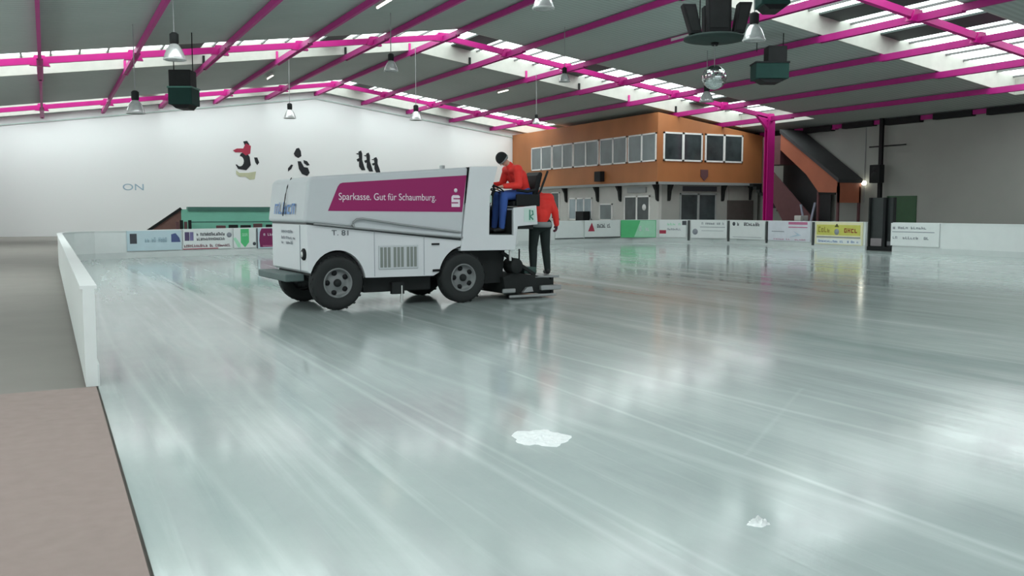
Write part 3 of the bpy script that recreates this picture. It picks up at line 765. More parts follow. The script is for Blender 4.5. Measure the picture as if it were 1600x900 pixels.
# ------------------------------------------------------------------ pendant lamps, heaters, cluster, mirror ball
def lamp(px, py, D, label, dia=0.52):
    p = at_D(px, py, D); rz = roof_z(p.x) - .0
    for a, b in BANDS:
        if a - .3 < p.y < b + .3: rz = roof_z(p.x) - .02
    e = tag(empty('pendant_lamp', (p.x, p.y, p.z)), label, 'pendant lamp', 'bell shaped pendant lamps under the roof')
    s = dia / .52
    MB().lathe([(.255 * s, -.02 * s), (.26 * s, .02 * s), (.235 * s, .10 * s), (.19 * s, .22 * s), (.12 * s, .33 * s), (.07 * s, .37 * s), (.001, .38 * s)], n=24).build('reflector', LAMPGLASS, e)
    MB().lathe([(.24 * s, -.035 * s), (.275 * s, -.03 * s), (.275 * s, .0), (.24 * s, .005)], n=24).build('rim', LIGHTSTEEL, e)
    soften(MB().lathe([(.001, .37 * s), (.10 * s, .37 * s), (.11 * s, .40 * s), (.11 * s, .60 * s), (.06 * s, .64 * s), (.001, .64 * s)], n=16).build('gear_housing', CHASSIS, e), .005)
    MB().tube([(0, 0, .62 * s), (0, 0, rz - p.z)], .016, 6).build('cable', WIRE, e)
    return e
lamp(273, 92, 26, 'large bell pendant lamp before the left skylight, dark housing on top', .60)
lamp(212, 176, 31, 'pendant lamp at the far left hanging in front of the white wall', .60)
lamp(611, 110, 35, 'pendant lamp hanging above the resurfacer, left of the ridge')
lamp(453, 184, 43, 'pendant lamp low against the white wall, above the second penguin', .55)
lamp(650, 187, 46, 'pendant lamp hanging just before the end wall, right of the ridge', .60)
lamp(838, 193, 49, 'small pendant lamp near the corner of the orange clubhouse', .40)
lamp(882, 127, 39, 'small pendant lamp before the middle of the second skylight band', .48)
lamp(849, 12, 24, 'pendant lamp cut by the top of the picture', .56)
lamp(1178, 62, 26, 'pendant lamp with black housing right of the speaker cluster', .62)
lamp(1104, 158, 40, 'pendant lamp partly behind the mirror ball', .60)

def heater(px, py, D, label, w=1.0, flip=False, teal=TEALBOX, rot=-YAW):
    p = at_D(px, py, D); e = tag(empty('air_heater', (p.x, p.y, p.z), rot), label, 'heater', 'dark green air heaters under the roof')
    soften(MB().box((-w / 2, -.45, 0), (w / 2, .45, .62)).build('outlet_box', teal, e), .03)
    MB().prism([(-w / 2 - .02, .60), (w / 2 + .02, .60), (w / 2 + .02, .66), (-w / 2 - .02, .66)], -.47, .47, 'y').build('lid', TEALD if not flip else BLACK, e)
    soften(MB().box((-w * .5 if not flip else -w * .12, -.35, .66), (w * .42 if not flip else w * .45, .35, 1.28)).build('fan_housing', CHASSIS, e), .03)
    MB().prism([(-w * .4, 0), (w * .4, 0), (w * .25, -.14), (-w * .2, -.14)], -.4, .4, 'y').build('louvre', BLACK, e)
    for sx in (-.4, .4):
        x = sx * w; wp = Matrix.Rotation(rot, 3, 'Z') @ Vector((x, 0, 0))
        MB().bar((x, 0, 1.1), (x, 0, roof_z(p.x + wp.x) - p.z), .03, .03).build('hanger', BLACK, e)
    return e
heater(288, 165, 34, 'dark green air heater hanging in front of the white wall at the left', .88)
heater(1202, 125, 36, 'dark green air heater hanging under the roof right of the mirror ball', 1.30, True)
heater(1206, 11, 27, 'dark green air heater cut by the top edge of the picture, right', .85, True)

p = at_D(1117, 62, 30)
e = tag(empty('speaker_ring', (p.x, p.y, p.z)), 'dark round platform hanging from the roof carrying black loudspeakers', 'platform')
MB().lathe([(.001, -.10), (.25, -.10), (.80, -.05), (1.02, .0), (1.02, .06), (.9, .10), (.001, .10)], n=36).build('disc', mat('dark_disc', (0.03, 0.05, 0.045), .7, spec=.25), e)
MB().lathe([(.001, -.2), (.1, -.2), (.13, -.10), (.001, -.1)], n=16).build('hub', BLACK, e)
for k in range(4):
    t = math.radians(45 + 90 * k); MB().bar((.5 * math.cos(t), .5 * math.sin(t), .08), (.5 * math.cos(t), .5 * math.sin(t), roof_z(p.x + .5 * math.cos(t)) - p.z), .03, .03).build('hanger', BLACK, e)
for k, (a, rr_, lean, hh, w, lb) in enumerate(((205, .78, -.26, .95, .36, 'black loudspeaker leaning left on the round hanging platform'), (268, .50, 0, 1.55, .70, 'tall black loudspeaker at the front of the round hanging platform'),
                                     (325, .78, .20, .98, .36, 'black loudspeaker leaning right on the round hanging platform'), (90, .65, 0, 1.1, .5, 'black loudspeaker at the back of the round hanging platform'))):
    t = math.radians(a) - YAW
    o = empty('loudspeaker', (p.x + rr_ * math.cos(t), p.y + rr_ * math.sin(t), p.z + .10), -YAW)
    tag(o, lb, 'loudspeaker', 'loudspeakers on the hanging platform')
    m = MB(); m.prism([(-w / 2, 0), (w / 2, 0), (w / 2 + lean + .04, hh), (-w / 2 + lean - .04, hh)], -.22, .22, 'y'); soften(m.build('cabinet', BLACK, o), .03)
    m = MB().prism([(-w / 2 + .05 + lean * .1, hh * .1), (w / 2 - .05 + lean * .1, hh * .1), (w / 2 + lean * .9 - .03, hh * .9), (-w / 2 + lean * .9 + .03, hh * .9)], -.235, -.22, 'y'); m.build('grille', CHASSIS, o)
p2 = at_D(1116, 121, 30)
e = tag(empty('mirror_ball', (p2.x, p2.y, p2.z)), 'silver mirror ball hanging below the dark round platform', 'mirror ball')
R = .40; mb = MB(); rows = 22
for i in range(rows):
    t0, t1 = math.pi * i / rows + .012, math.pi * (i + 1) / rows - .012
    n = max(4, int(44 * math.sin((t0 + t1) / 2)))
    for k in range(n):
        a0, a1 = 2 * math.pi * k / n + .01, 2 * math.pi * (k + 1) / n - .01
        mb.add([(R * math.sin(t) * math.cos(a), R * math.sin(t) * math.sin(a), R * math.cos(t)) for t, a in ((t0, a0), (t1, a0), (t1, a1), (t0, a1))], [(0, 1, 2, 3)])
bl = mb.build('facets', MIRROR, e, recalc=False)
MB().lathe([(.001, -R + .006)] + [((R - .006) * math.sin(math.pi * i / 16), -(R - .006) * math.cos(math.pi * i / 16)) for i in range(1, 16)] + [(.001, R - .006)], n=32).build('core', STEEL, e)
MB().tube([(0, 0, R - .01), (0, 0, p.z - .19 - p2.z)], .012, 6).build('cord', WIRE, e)

for px, py, D, ln, lb in ((600, 6, 33, 1.5, 'lit fluorescent tube under the roof at the top of the picture'), (422, 121, 49, 1.5, 'lit tube light between purlins above the end wall, left'),
                          (1064, 62, 36, 1.2, 'lit tube light just left of the speaker platform'), (786, 143, 50, 1.4, 'lit tube light between purlins near the clubhouse corner')):
    # hang it on the roof surface at that place
    p = at_D(px, py, D); d = ray(px, py).normalized(); t = 20
    while (EYEP + d * t).z < roof_z((EYEP + d * t).x) - .22 and t < 80: t += .05
    p = EYEP + d * t; dim = 0.0
    e = tag(empty('tube_light', (p.x, p.y, p.z), 0), lb, 'tube light', 'tube lights under the roof')
    MB().box((-.06, -ln / 2, .03), (.06, ln / 2, .14)).build('batten', LIGHTSTEEL, e)
    MB().tube([(0, -ln / 2 + .04, 0), (0, ln / 2 - .04, 0)], .035 if px == 600 else .018, 10).build('tube', TUBE, e)
    for s_ in (-.4, .4): MB().bar((0, s_ * ln, .13), (0, s_ * ln, roof_z(p.x) - p.z + .01), .02, .02).build('hanger', WIRE, e)

# ------------------------------------------------------------------ ice resurfacer
MO = Vector((4.11, 14.12, 0)); MA = math.radians(4.0); US = 0.89   # lengthwise scale of the drawing below
V = tag(empty('ice_resurfacer', MO, MA), 'white ice resurfacer with a magenta banner on its side, driving on the ice', 'ice resurfacer')
W = 1.92
def vb(mb, nm, m, par=None, bev=0.0, seg=3):
    mb.v = [(v[0] * US, v[1], v[2]) for v in mb.v]
    o = mb.build(nm, m, par or V)
    if bev: soften(o, bev, seg, 35)
    return o
def arch(cx, cz, r, a0, a1, n=14):
    return [(cx + r * math.cos(math.radians(a0 + (a1 - a0) * i / n)), cz + r * math.sin(math.radians(a0 + (a1 - a0) * i / n))) for i in range(n + 1)]
low = [(-.56, 1.37), (-.56, .64), (-.50, .60)] + arch(.0, .43, .53, 160, 8) + [(.62, .50), (1.90, .49)] + arch(2.56, .43, .55, 168, 95) + [(2.54, 1.00), (2.54, 1.07)]
vb(MB().prism(low, .03, W - .03, 'y'), 'lower_body', WHITEP, bev=.05)
tank = [(-.63, 1.41), (-.54, 2.06), (-.46, 2.12), (2.64, 2.33), (2.50, 1.11)]
vb(MB().prism(tank, 0, W, 'y'), 'snow_tank', GREYP, bev=.07)
# dark strip painted in for the shadow gap between tank and lower body
vb(MB().prism([(-.56, 1.37), (-.56, 1.41), (2.5, 1.115), (2.5, 1.07)], .05, W - .05, 'y'), 'shadow_seam', DARKLINE)
# banner on the near side, 4 mm proud
bn = [(-.18, 1.585), (2.50, 1.565), (2.60, 2.19), (.10, 2.03), (.05, 2.015), (.01, 1.97)]
B_ = vb(MB().prism(bn, -.006, .004, 'y'), 'banner', BANNER)
text_obj('lettering', 'Sparkasse. Gut für Schaumburg.', LETTER, B_, (.02 * US, -.008, 1.76), (1, 0, -.002), (0, 0, 1), .115, 1.92 * US, .004)
lg = MB(); lg.lathe([(.001, -.012), (.035, -.012), (.035, -.006)], (2.36, 0, 1.93), 'y', 16)
lg.prism([(2.27, 1.65), (2.45, 1.65), (2.45, 1.83), (2.42, 1.85), (2.30, 1.85), (2.27, 1.82)], -.011, -.006, 'y')
vb(lg, 'logo', LETTER, B_)
lg = MB(); lg.box((2.31, -.014, 1.78), (2.45, -.0112, 1.80)); lg.box((2.27, -.014, 1.71), (2.41, -.0112, 1.73)); vb(lg, 'logo_gap', BANNER, B_)
# rail / hose loop along the side
vb(MB().tube([(2.45, -.04, 1.22), (1.2, -.04, 1.36), (.45, -.04, 1.46), (.34, -.04, 1.45), (.27, -.04, 1.40), (.25, -.04, 1.36), (.30, -.04, 1.32)], .018, 8), 'side_rail', STEEL)
vb(MB().tube([(-.45, -.012, 1.385), (.6, -.02, 1.29), (1.6, -.02, 1.20), (2.5, -.02, 1.13)], .016, 8), 'side_rail', STEEL)
vb(MB().bar((.3, .0, 1.34), (2.46, .0, 1.17), .05, .05), 'side_ledge', GREYP)
# T 81 style marking, grille, seams, handle
text_obj('marking', 'T. 81', DARKL, V, (-.10, .022, 1.20), (1, 0, -.02), (0, 0, 1), .085, .28, .004)
vb(MB().box((.70, .022, .52), (.706, .032, 1.26)), 'panel_seam', GREYL)
vb(MB().box((1.70, .022, .51), (1.706, .032, 1.16)), 'panel_seam', GREYL)
G = vb(MB().box((.78, .012, .63), (1.58, .03, 1.02)), 'grille', GREYP, bev=.008)
for g in range(3):
    for k in range(3):
        x = .81 + g * .265 + k * .075
        vb(MB().box((x, .006, .66), (x + .05, .0135, .99)), 'slot', mat('grille_slot', (0.22, 0.24, 0.22), .6) if (g + k) == 0 else bpy.data.materials['grille_slot'], G)
vb(MB().box((1.86, .005, 1.01), (2.02, .03, 1.04)), 'latch', BLACK, bev=.005)
vb(MB().box((1.88, .005, .56), (2.02, .03, .60)), 'latch', BLACK, bev=.005)
# headlight
hl = vb(MB().lathe([(.001, -.03), (.07, -.03), (.095, -.01), (.095, .03)], (-.575, .17, .90), 'x', 24), 'headlight', BLACK)
vb(MB().lathe([(.001, -.036), (.045, -.036), (.05, -.028)], (-.575, .18, .90), 'x', 20), 'lens', LIGHTSTEEL, hl)
# front face details
ff = MB(); smudge(ff, (-.62, 1.55, 1.53), (0, -1, 0), (.14, 0, .99), 1.15, .22, 5, off=.02); vb(ff, 'blue_lettering', BLUEL)
ff = MB()
for k, z in enumerate((1.22, 1.12, 1.04)): smudge(ff, (-.565, 1.35, z), (0, -1, 0), (0, 0, 1), .75, .06, 6, off=.006)
vb(ff, 'front_notice', GREYL)
vb(MB().box((-.570, .36, .62), (-.562, .375, 1.36)), 'panel_seam', GREYL)
vb(MB().box((-.85, .35, .46), (-.50, W - .02, .58)), 'front_bumper', mat('dark_teal_bumper', (0.10, 0.14, 0.135), .6), bev=.02)
vb(MB().tube([(-.47, 1.0, 2.13), (-.56, .98, 1.98), (-.60, .97, 1.85), (-.63, .97, 1.70), (-.66, .97, 1.5)], .009, 6), 'hose', CHASSIS)
vb(MB().tube([(2.25, .3, 2.28), (2.25, .3, 2.36)], .05, 12), 'filler_cap', STEEL)
# cab section
near = [(2.47, .90), (2.68, 2.34), (3.30, 2.36), (3.20, 2.05), (3.13, 1.95), (3.10, 1.16), (3.66, 1.15), (3.66, 1.64), (4.20, 1.68), (4.23, 1.34), (3.76, 1.31), (3.70, .89)]
vb(MB().prism(near, 0, .05, 'y'), 'cab_side', WHITEP, bev=.012)
core = [(2.47, .90), (2.68, 2.33), (3.28, 2.35), (3.13, 1.95), (3.13, 1.17), (3.66, 1.16), (3.66, 1.62), (4.18, 1.66), (4.20, 1.36), (3.76, 1.33), (3.68, .91)]
vb(MB().prism(core, .05, .62, 'y'), 'footwell', GREYP)
farp = [(2.47, .90), (2.68, 2.33), (3.28, 2.35), (3.16, 1.78), (3.66, 1.66), (4.18, 1.66), (4.20, 1.36), (3.76, 1.33), (3.68, .91)]
vb(MB().prism(farp, .62, W, 'y'), 'engine_cover', WHITEP, bev=.02)
vb(MB().prism([(3.14, 1.18), (3.65, 1.17), (3.65, 1.62), (3.14, 1.74)], .60, .619, 'y'), 'footwell_lining', CHASSIS)
vb(MB().box((3.135, .06, 1.165), (3.15, .6, 1.75)).box((3.64, .06, 1.165), (3.655, .6, 1.6)).box((3.135, .06, 1.165), (3.655, .6, 1.185)), 'footwell_lining', CHASSIS)
# gap and dark hinge line between tank and cab
vb(MB().prism([(2.52, 1.12), (2.66, 2.33), (2.70, 2.33), (2.50, .95), (2.47, .95)], .02, W - .02, 'y'), 'hinge_gap', CHASSIS)
# green sign on the rear box
sgn = MB(); sgn.tube([(4.03, -.004, 1.42), (4.03, -.004, 1.60), (4.10, -.004, 1.58), (4.11, -.004, 1.52), (4.04, -.004, 1.49), (4.11, -.004, 1.43)], .018, 6)
vb(sgn, 'green_emblem', mat('teal_emblem', (0.06, 0.25, 0.18), .5))
sgn = MB(); sgn.box((3.90, -.008, 1.39), (4.16, -.002, 1.63)); vb(sgn, 'emblem_plate', mat('pale_mint_plate', (0.58, 0.72, 0.66), .5))
# dark band under the box
vb(MB().box((3.72, .04, 1.26), (4.15, W - .1, 1.335)), 'under_rail', CHASSIS)
vb(MB().box((3.70, .05, 1.0), (3.80, .5, 1.27)), 'rear_bracket', LIGHTSTEEL)
# steering column and wheel, levers
sc = vb(MB().tube([(3.28, .34, 1.62), (3.44, .34, 1.98)], .03, 10), 'steering_column', CHASSIS)
ring = []
ax = Vector((.16, 0, .36)).normalized(); a_ = Vector((0, 1, 0)); b__ = ax.cross(a_)
c_ = Vector((3.44, .34, 1.98))
ring = [c_ + (a_ * math.cos(t) + b__ * math.sin(t)) * .19 for t in [2 * math.pi * i / 24 for i in range(25)]]
w_ = MB().tube(ring, .014, 8)
for t in (0, 2.1, 4.2): w_.tube([c_, c_ + (a_ * math.cos(t) + b__ * math.sin(t)) * .19], .011, 6)
vb(w_, 'steering_wheel', BLACK, sc)
for k, (u_, v_, z0, z1, lean) in enumerate(((3.22, .10, 1.6, 2.02, .05), (3.17, .16, 1.7, 2.12, -.02), (3.28, .58, 1.7, 2.14, .03))):
    l_ = MB().tube([(u_, v_, z0), (u_ + lean, v_, z1)], .012, 6); l_.lathe([(.001, -.03), (.026, -.015), (.026, .015), (.001, .03)], (u_ + lean, v_, z1), 'z', 10)
    vb(l_, 'control_lever', STEEL if k else BLACK)
vb(MB().box((3.12, .08, 1.72), (3.22, .55, 1.86)), 'control_panel', mat('pale_green_panel', (0.45, 0.62, 0.55), .5), bev=.02)
vb(MB().lathe([(.001, 0), (.06, 0), (.06, .03), (.001, .03)], (3.14, .12, 2.02), 'y', 16), 'mirror', STEEL)
# seat
for v_ in (.07, .62): vb(MB().box((3.78, v_, 1.665), (4.34, v_ + .05, 1.88)), 'seat_bolster', BLACK, bev=.02)
S_ = vb(MB().box((3.74, .12, 1.67), (4.26, .62, 1.76)), 'driver_seat', BLACK, bev=.03)
vb(MB().prism([(4.18, 1.74), (4.30, 1.74), (4.46, 2.26), (4.40, 2.30), (4.32, 2.22)], .14, .60, 'y'), 'seat_back', BLACK, S_, bev=.03)
vb(MB().tube([(4.22, .10, 1.74), (4.36, .09, 1.95), (4.48, .10, 2.18), (4.55, .12, 2.30)], .022, 8), 'seat_frame', CHASSIS, S_)
vb(MB().tube([(3.80, .10, 1.95), (4.05, .09, 1.93), (4.24, .10, 1.96)], .025, 8), 'armrest', BLACK, S_)
# chassis and running gear
vb(MB().box((-.45, .30, .52), (3.6, W - .30, .92)), 'chassis_frame', CHASSIS)
vb(MB().box((.55, .22, .24), (1.95, W - .22, .52)), 'belly_tank', CHASSIS, bev=.03)
vb(MB().box((1.1, .14, .20), (1.35, .22, .40)), 'ballast_bracket', CHASSIS)
vb(MB().tube([(1.3, .16, .05), (1.3, .16, .34)], .025, 8), 'tow_pipe', LIGHTSTEEL)
vb(MB().prism([(3.0, .30), (3.55, .30), (3.62, .90), (2.6, .90)], .25, W - .25, 'y'), 'rear_frame', CHASSIS)
for u0 in (0, 2.55):
    vb(MB().tube([(u0, .2, .43), (u0, W - .2, .43)], .07, 12), 'axle', CHASSIS)
    vb(MB().prism(arch(u0, .43, .50, 165, 15), .10, .45, 'y'), 'wheel_well', BLACK)
tp = [(.24, -.105), (.30, -.12), (.37, -.125), (.41, -.11), (.43, -.075), (.43, .075), (.41, .11), (.37, .125), (.30, .12), (.24, .105), (.24, -.105)]
RIMM = mat('dull_grey_rim', (0.20, 0.21, 0.21), 0.5, metal=0.3, var=.15)
def wheel(u0, v0, sd):
    t = MB().lathe(tp, (0, 0, 0), 'y', 40)
    for k in range(36):     # tread blocks
        a = 2 * math.pi * k / 36
        c = Vector((math.cos(a) * .432, 0, math.sin(a) * .432)); d = Vector((-math.sin(a), 0, math.cos(a)))
        t.bar(c - d * .016 + Vector((0, (-1) ** k * .03 - .045, 0)), c + d * .016 + Vector((0, (-1) ** k * .03 - .045, 0)), .012, .07, up=(0, 1, 0))
    w = t.build('wheel', TIRE, V, loc=(u0 * US, v0, .435))
    r = MB().lathe([(.245, sd * .10), (.235, sd * .12), (.215, sd * .11), (.205, sd * .07), (.15, sd * .045), (.11, sd * .07), (.001, sd * .07)], (0, 0, 0), 'y', 36)
    r.build('rim', RIMM, w)
    for k in range(5):
        a = 2 * math.pi * k / 5 + .6
        r = MB().lathe([(.001, sd * .074), (.044, sd * .068), (.044, sd * .04)], (.165 * math.cos(a), 0, .165 * math.sin(a)), 'y', 12); r.build('rim_hole', BLACK, w)
    MB().lathe([(.001, sd * .125), (.05, sd * .12), (.062, sd * .10), (.065, sd * .06)], (0, 0, 0), 'y', 16).build('hub_cap', CHASSIS, w)
    return w
for u0 in (0, 2.55): wheel(u0, .14, -1); wheel(u0, W - .14, 1)
# conditioner (sled) at the rear
K = vb(MB().prism([(3.55, .10), (4.62, .08), (4.70, .30), (4.55, .38), (3.75, .48), (3.50, .40)], .12, W - .06, 'y'), 'conditioner', CHASSIS, bev=.02)
vb(MB().box((3.60, .04, .03), (4.72, .09, .08)), 'side_runner', STEEL, K, bev=.015)
vb(MB().box((4.35, .04, .14), (4.85, .12, .23)), 'side_plate', STEEL, K, bev=.015)
vb(MB().box((3.45, .05, .12), (3.75, .10, .20)), 'side_plate', STEEL, K, bev=.02)
vb(MB().prism([(3.9, .12), (4.0, .21), (4.12, .22), (4.15, .13)], .03, .09, 'y'), 'side_plate', STEEL, K)
vb(MB().box((4.25, .12, .36), (4.85, W - .06, .40)), 'rear_step', STEEL, K, bev=.01)
vb(MB().box((4.66, .14, .03), (4.72, W - .06, .36)), 'squeegee', BLACK, K)
cyl = vb(MB().lathe([(.001, 0), (.13, 0), (.14, .03), (.14, .30), (.001, .30)], (3.78, .05, .60), 'y', 24), 'hose_reel', CHASSIS, bev=.0)
vb(MB().bar((3.5, .2, .85), (4.3, .2, .42), .06, .06), 'lift_arm', CHASSIS); vb(MB().bar((3.5, 1.6, .85), (4.3, 1.6, .42), .06, .06), 'lift_arm', CHASSIS)
vb(MB().tube([(3.9, .16, .45), (3.9, .16, .90)], .016, 8), 'lift_rod', BLACK)
vb(MB().tube([(3.62, .06, .70), (3.62, .06, .92)], .025, 8), 'lift_rod', LIGHTSTEEL)
vb(MB().box((4.05, .2, .44), (4.35, .7, .56)), 'toolbox', mat('teal_box', (0.03, 0.07, 0.06), .5), K, bev=.02)

# ------------------------------------------------------------------ people
def capsule(mb, a, b, ra, rb, n=14):
    a = Vector(a); b = Vector(b); d = (b - a); L = d.length; d = d / L if L > 1e-6 else Vector((0, 0, 1))
    ref = Vector((0, 0, 1)) if abs(d.z) < .9 else Vector((1, 0, 0)); x = d.cross(ref).normalized(); y = d.cross(x)
    rings = []
    for i in range(5): t = math.pi / 2 * i / 5; rings.append((a - d * ra * math.cos(t), ra * math.sin(t) + 1e-4))
    rings.append((a, ra)); rings.append((b, rb))
    for i in range(4, -1, -1): t = math.pi / 2 * i / 5; rings.append((b + d * rb * math.cos(t), rb * math.sin(t) + 1e-4))
    vs = [c + (x * math.cos(2 * math.pi * k / n) + y * math.sin(2 * math.pi * k / n)) * r for c, r in rings for k in range(n)]
    fs = [(i * n + k, i * n + (k + 1) % n, (i + 1) * n + (k + 1) % n, (i + 1) * n + k) for i in range(len(rings) - 1) for k in range(n)]
    fs += [tuple(range(n))[::-1], tuple(range((len(rings) - 1) * n, len(rings) * n))]
    mb.add(vs, fs, 0, True)
def person(name_, label, J, mats, root, rot, facing, top_col, legs_col, fingers_curl=1.0, voxel=.011, bulk=1.0):
    """J: joints in the person's space; one continuous remeshed body"""
    e = tag(empty('person', root, rot), label, 'person')
    mb = MB(); bones = []
    def bone(a, b, ra, rb, m):
        if m in (0, 1) and max(ra, rb) < .12: ra, rb = ra * bulk, rb * bulk
        elif m in (0, 1): ra, rb = ra * (1 + (bulk - 1) * .5), rb * (1 + (bulk - 1) * .5)
        a, b = Vector(a), Vector(b); capsule(mb, a, b, ra, rb); bones.append((a, b, ra, rb, m))
    f = Vector(facing).normalized(); up = (Vector(J['head']) - Vector(J['neck'])).normalized()
    f = (f - up * f.dot(up)).normalized(); sd = up.cross(f)
    pel, ch, nk, hd = (Vector(J[k]) for k in ('pelvis', 'chest', 'neck', 'head'))
    sl, sr = Vector(J['sl']), Vector(J['sr']); hl_, hr = Vector(J['hl']), Vector(J['hr'])
    bone(hl_, hr, .115, .115, legs_col); bone(pel, (pel + ch) / 2, .135, .15, top_col)
    bone((pel + ch) / 2 + (sl - sr) * .16, ch + (sl - sr) * .26, .12, .125, top_col); bone((pel + ch) / 2 - (sl - sr) * .16, ch - (sl - sr) * .26, .12, .125, top_col)
    bone(ch, nk, .13, .065, top_col); bone(sl, sr, .078, .078, top_col)
    bone(nk, hd - up * .05, .055, .052, 3)
    # head: skull, jaw, nose, ears, brow, chin, lips
    bone(hd + up * .035 - f * .012, hd + up * .03 + f * .008, .092, .088, 3)
    bone(hd - up * .03 + f * .012, hd - up * .055 + f * .035, .068, .05, 3)
    bone(hd + up * .012 + f * .088, hd - up * .018 + f * .112, .010, .015, 3)
    bone(hd + up * .035 + f * .082 - sd * .03, hd + up * .035 + f * .082 + sd * .03, .012, .012, 3)
    bone(hd - up * .055 + f * .082 - sd * .018, hd - up * .055 + f * .082 + sd * .018, .009, .009, 3)
    for q in (-1, 1): bone(hd + sd * q * .088 + up * .01, hd + sd * q * .093 - up * .02, .016, .012, 3)
    for s_ in ('l', 'r'):
        S, El, Wr, Ha = (Vector(J[k + s_]) for k in ('s', 'e', 'w', 'h_'))
        bone(S, El, .068, .056, top_col); bone(El, Wr, .056, .042, top_col)
        hm = J.get('handmat', 3)
        hdv = (Ha - Wr).normalized(); pn = Vector(J['palm' + s_]).normalized(); pn = (pn - hdv * pn.dot(hdv)).normalized(); ac = hdv.cross(pn).normalized()
        bone(Wr, Wr + hdv * .03, .030, .032, hm)
        for k in range(4):
            o_ = ac * ((k - 1.5) * .021)
            base = Wr + hdv * (.092 if k in (1, 2) else .086) + o_; bone(Wr + hdv * .02 + o_ * .8, base, .0155, .0125, hm)
            ln = (.040, .046, .043, .034)[k]; c = fingers_curl
            d1_ = (hdv + pn * .45 * c).normalized(); d2_ = (hdv * (1 - .5 * c) + pn * 1.1 * c).normalized(); d3_ = (hdv * (.6 - 1.1 * c) + pn * (.9 * c)).normalized()
            k1 = base + d1_ * ln; k2 = k1 + d2_ * ln * .7; k3 = k2 + d3_ * ln * .5
            bone(base, k1, .0115, .0105, hm); bone(k1, k2, .0105, .0095, hm); bone(k2, k3, .0095, .0085, hm)
        th = Wr + hdv * .035 + ac * .034 * (J['thumb' + s_]); t1_ = th + (hdv * .6 + ac * .7 * J['thumb' + s_] + pn * .3).normalized() * .036
        bone(Wr + hdv * .02 + ac * .018 * J['thumb' + s_], th, .016, .0135, hm); bone(th, t1_, .0135, .0115, hm); bone(t1_, t1_ + (hdv * .9 + pn * .4).normalized() * .028, .0115, .0095, hm)
        Hh, Kn, An, To = (Vector(J[k + s_]) for k in ('h', 'k', 'a', 't'))
        bone(Hh, Kn, .095, .068, legs_col); bone(Kn, Kn + (An - Kn) * .35, .068, .064, legs_col); bone(Kn + (An - Kn) * .35, An, .064, .050, legs_col)
        dz = Vector((0, 0, -.045)); fd = (To - An); fd.z = 0; fd.normalize()
        bone(An, An + Vector((0, 0, -.03)) - fd * .03, .050, .047, 4); bone(An + dz - fd * .03, To, .044, .040, 4)
    me = bpy.data.meshes.new('body'); me.from_pydata([tuple(v) for v in mb.v], [], mb.f)
    o = bpy.data.objects.new('body', me); C.objects.link(o)
    rm = o.modifiers.new('r', 'REMESH'); rm.mode = 'VOXEL'; rm.voxel_size = voxel; rm.use_smooth_shade = True
    sm_ = o.modifiers.new('s', 'SMOOTH'); sm_.factor = .5; sm_.iterations = 2
    dg = bpy.context.evaluated_depsgraph_get(); me2 = bpy.data.meshes.new_from_object(o.evaluated_get(dg))
    bpy.data.objects.remove(o)
    me2.materials.clear()
    for m in mats: me2.materials.append(m)
    bb = [(a, b - a, max((b - a).length_squared, 1e-9), ra, rb, m) for a, b, ra, rb, m in bones]
    for p_ in me2.polygons:
        c = p_.center; best = 9; bm_ = 0
        for a, d, l2, ra, rb, m in bb:
            t = (c - a).dot(d) / l2; t = 0 if t < 0 else 1 if t > 1 else t
            ds = (c - a - d * t).length - (ra + (rb - ra) * t)
            if ds < best: best = ds; bm_ = m
        p_.material_index = bm_; p_.use_smooth = True
    me2.name = 'body'
    bo = bpy.data.objects.new('body', me2); C.objects.link(bo); bo.parent = e
    # eyes
    for q in (-1, 1):
        c = hd + up * .02 + f * .079 + sd * q * .032
        MB().lathe([(.001, -.011), (.008, -.008), (.011, 0), (.008, .008), (.001, .011)], c, 'z', 10).build('eye', PBLACK, e)
    return e, hd, up, f, sd
def cap_shell(hd, up, f, sd, e, m, nm, low, r=.104, thick=1.0, back=0.0):
    mb = MB(); n = 22; rows = 9; vs = []
    for i in range(rows + 1):
        for k in range(n):
            t = 2 * math.pi * k / n; lo = low + back * (1 - math.cos(t)) / 2
            ph = (math.pi / 2 + lo) * i / rows
            rad = r * math.sin(ph); h = r * math.cos(ph) * 1.08
            vs.append(hd + up * (.035 + h) + (f * math.cos(t) * 1.06 - f * .01 + sd * math.sin(t)) * 1.0 * (rad if True else 0) + f * 0)
    fs = [(i * n + k, i * n + (k + 1) % n, (i + 1) * n + (k + 1) % n, (i + 1) * n + k) for i in range(rows) for k in range(n)]
    mb.add(vs, fs, 0, True)
    o = mb.build(nm, m, e); s_ = o.modifiers.new('t', 'SOLIDIFY'); s_.thickness = .012 * thick; s_.offset = -1
    return o
# driver, in the resurfacer's own frame (u back, v away, z up)
vD = .36
Jd = dict(pelvis=(3.98, vD, 1.90), chest=(3.84, vD, 2.20), neck=(3.68, vD, 2.40), head=(3.55, vD, 2.50),
          sl=(3.74, vD - .19, 2.32), sr=(3.74, vD + .19, 2.32), hl=(3.97, vD - .09, 1.88), hr=(3.97, vD + .09, 1.88),
          el=(3.72, vD - .27, 2.04), er=(3.68, vD + .26, 2.06), wl=(3.47, vD - .19, 2.02), wr=(3.46, vD + .19, 2.05),
          h_l=(3.37, vD - .16, 2.01), h_r=(3.37, vD + .16, 2.04), palml=(0, .3, -1), palmr=(0, -.3, -1), thumbl=-1, thumbr=1,
          kl=(3.50, vD - .12, 1.86), kr=(3.50, vD + .12, 1.86), al=(3.46, vD - .11, 1.30), ar=(3.43, vD + .11, 1.30),
          tl=(3.30, vD - .12, 1.235), tr=(3.27, vD + .12, 1.235))
rotM = Matrix.Rotation(MA, 3, 'Z')
def relJ(J, base):
    return {k: (tuple(Vector(v) - Vector(base)) if isinstance(v, tuple) and not k.startswith('palm') else v) for k, v in J.items()}
base = (3.98, vD, 1.76)
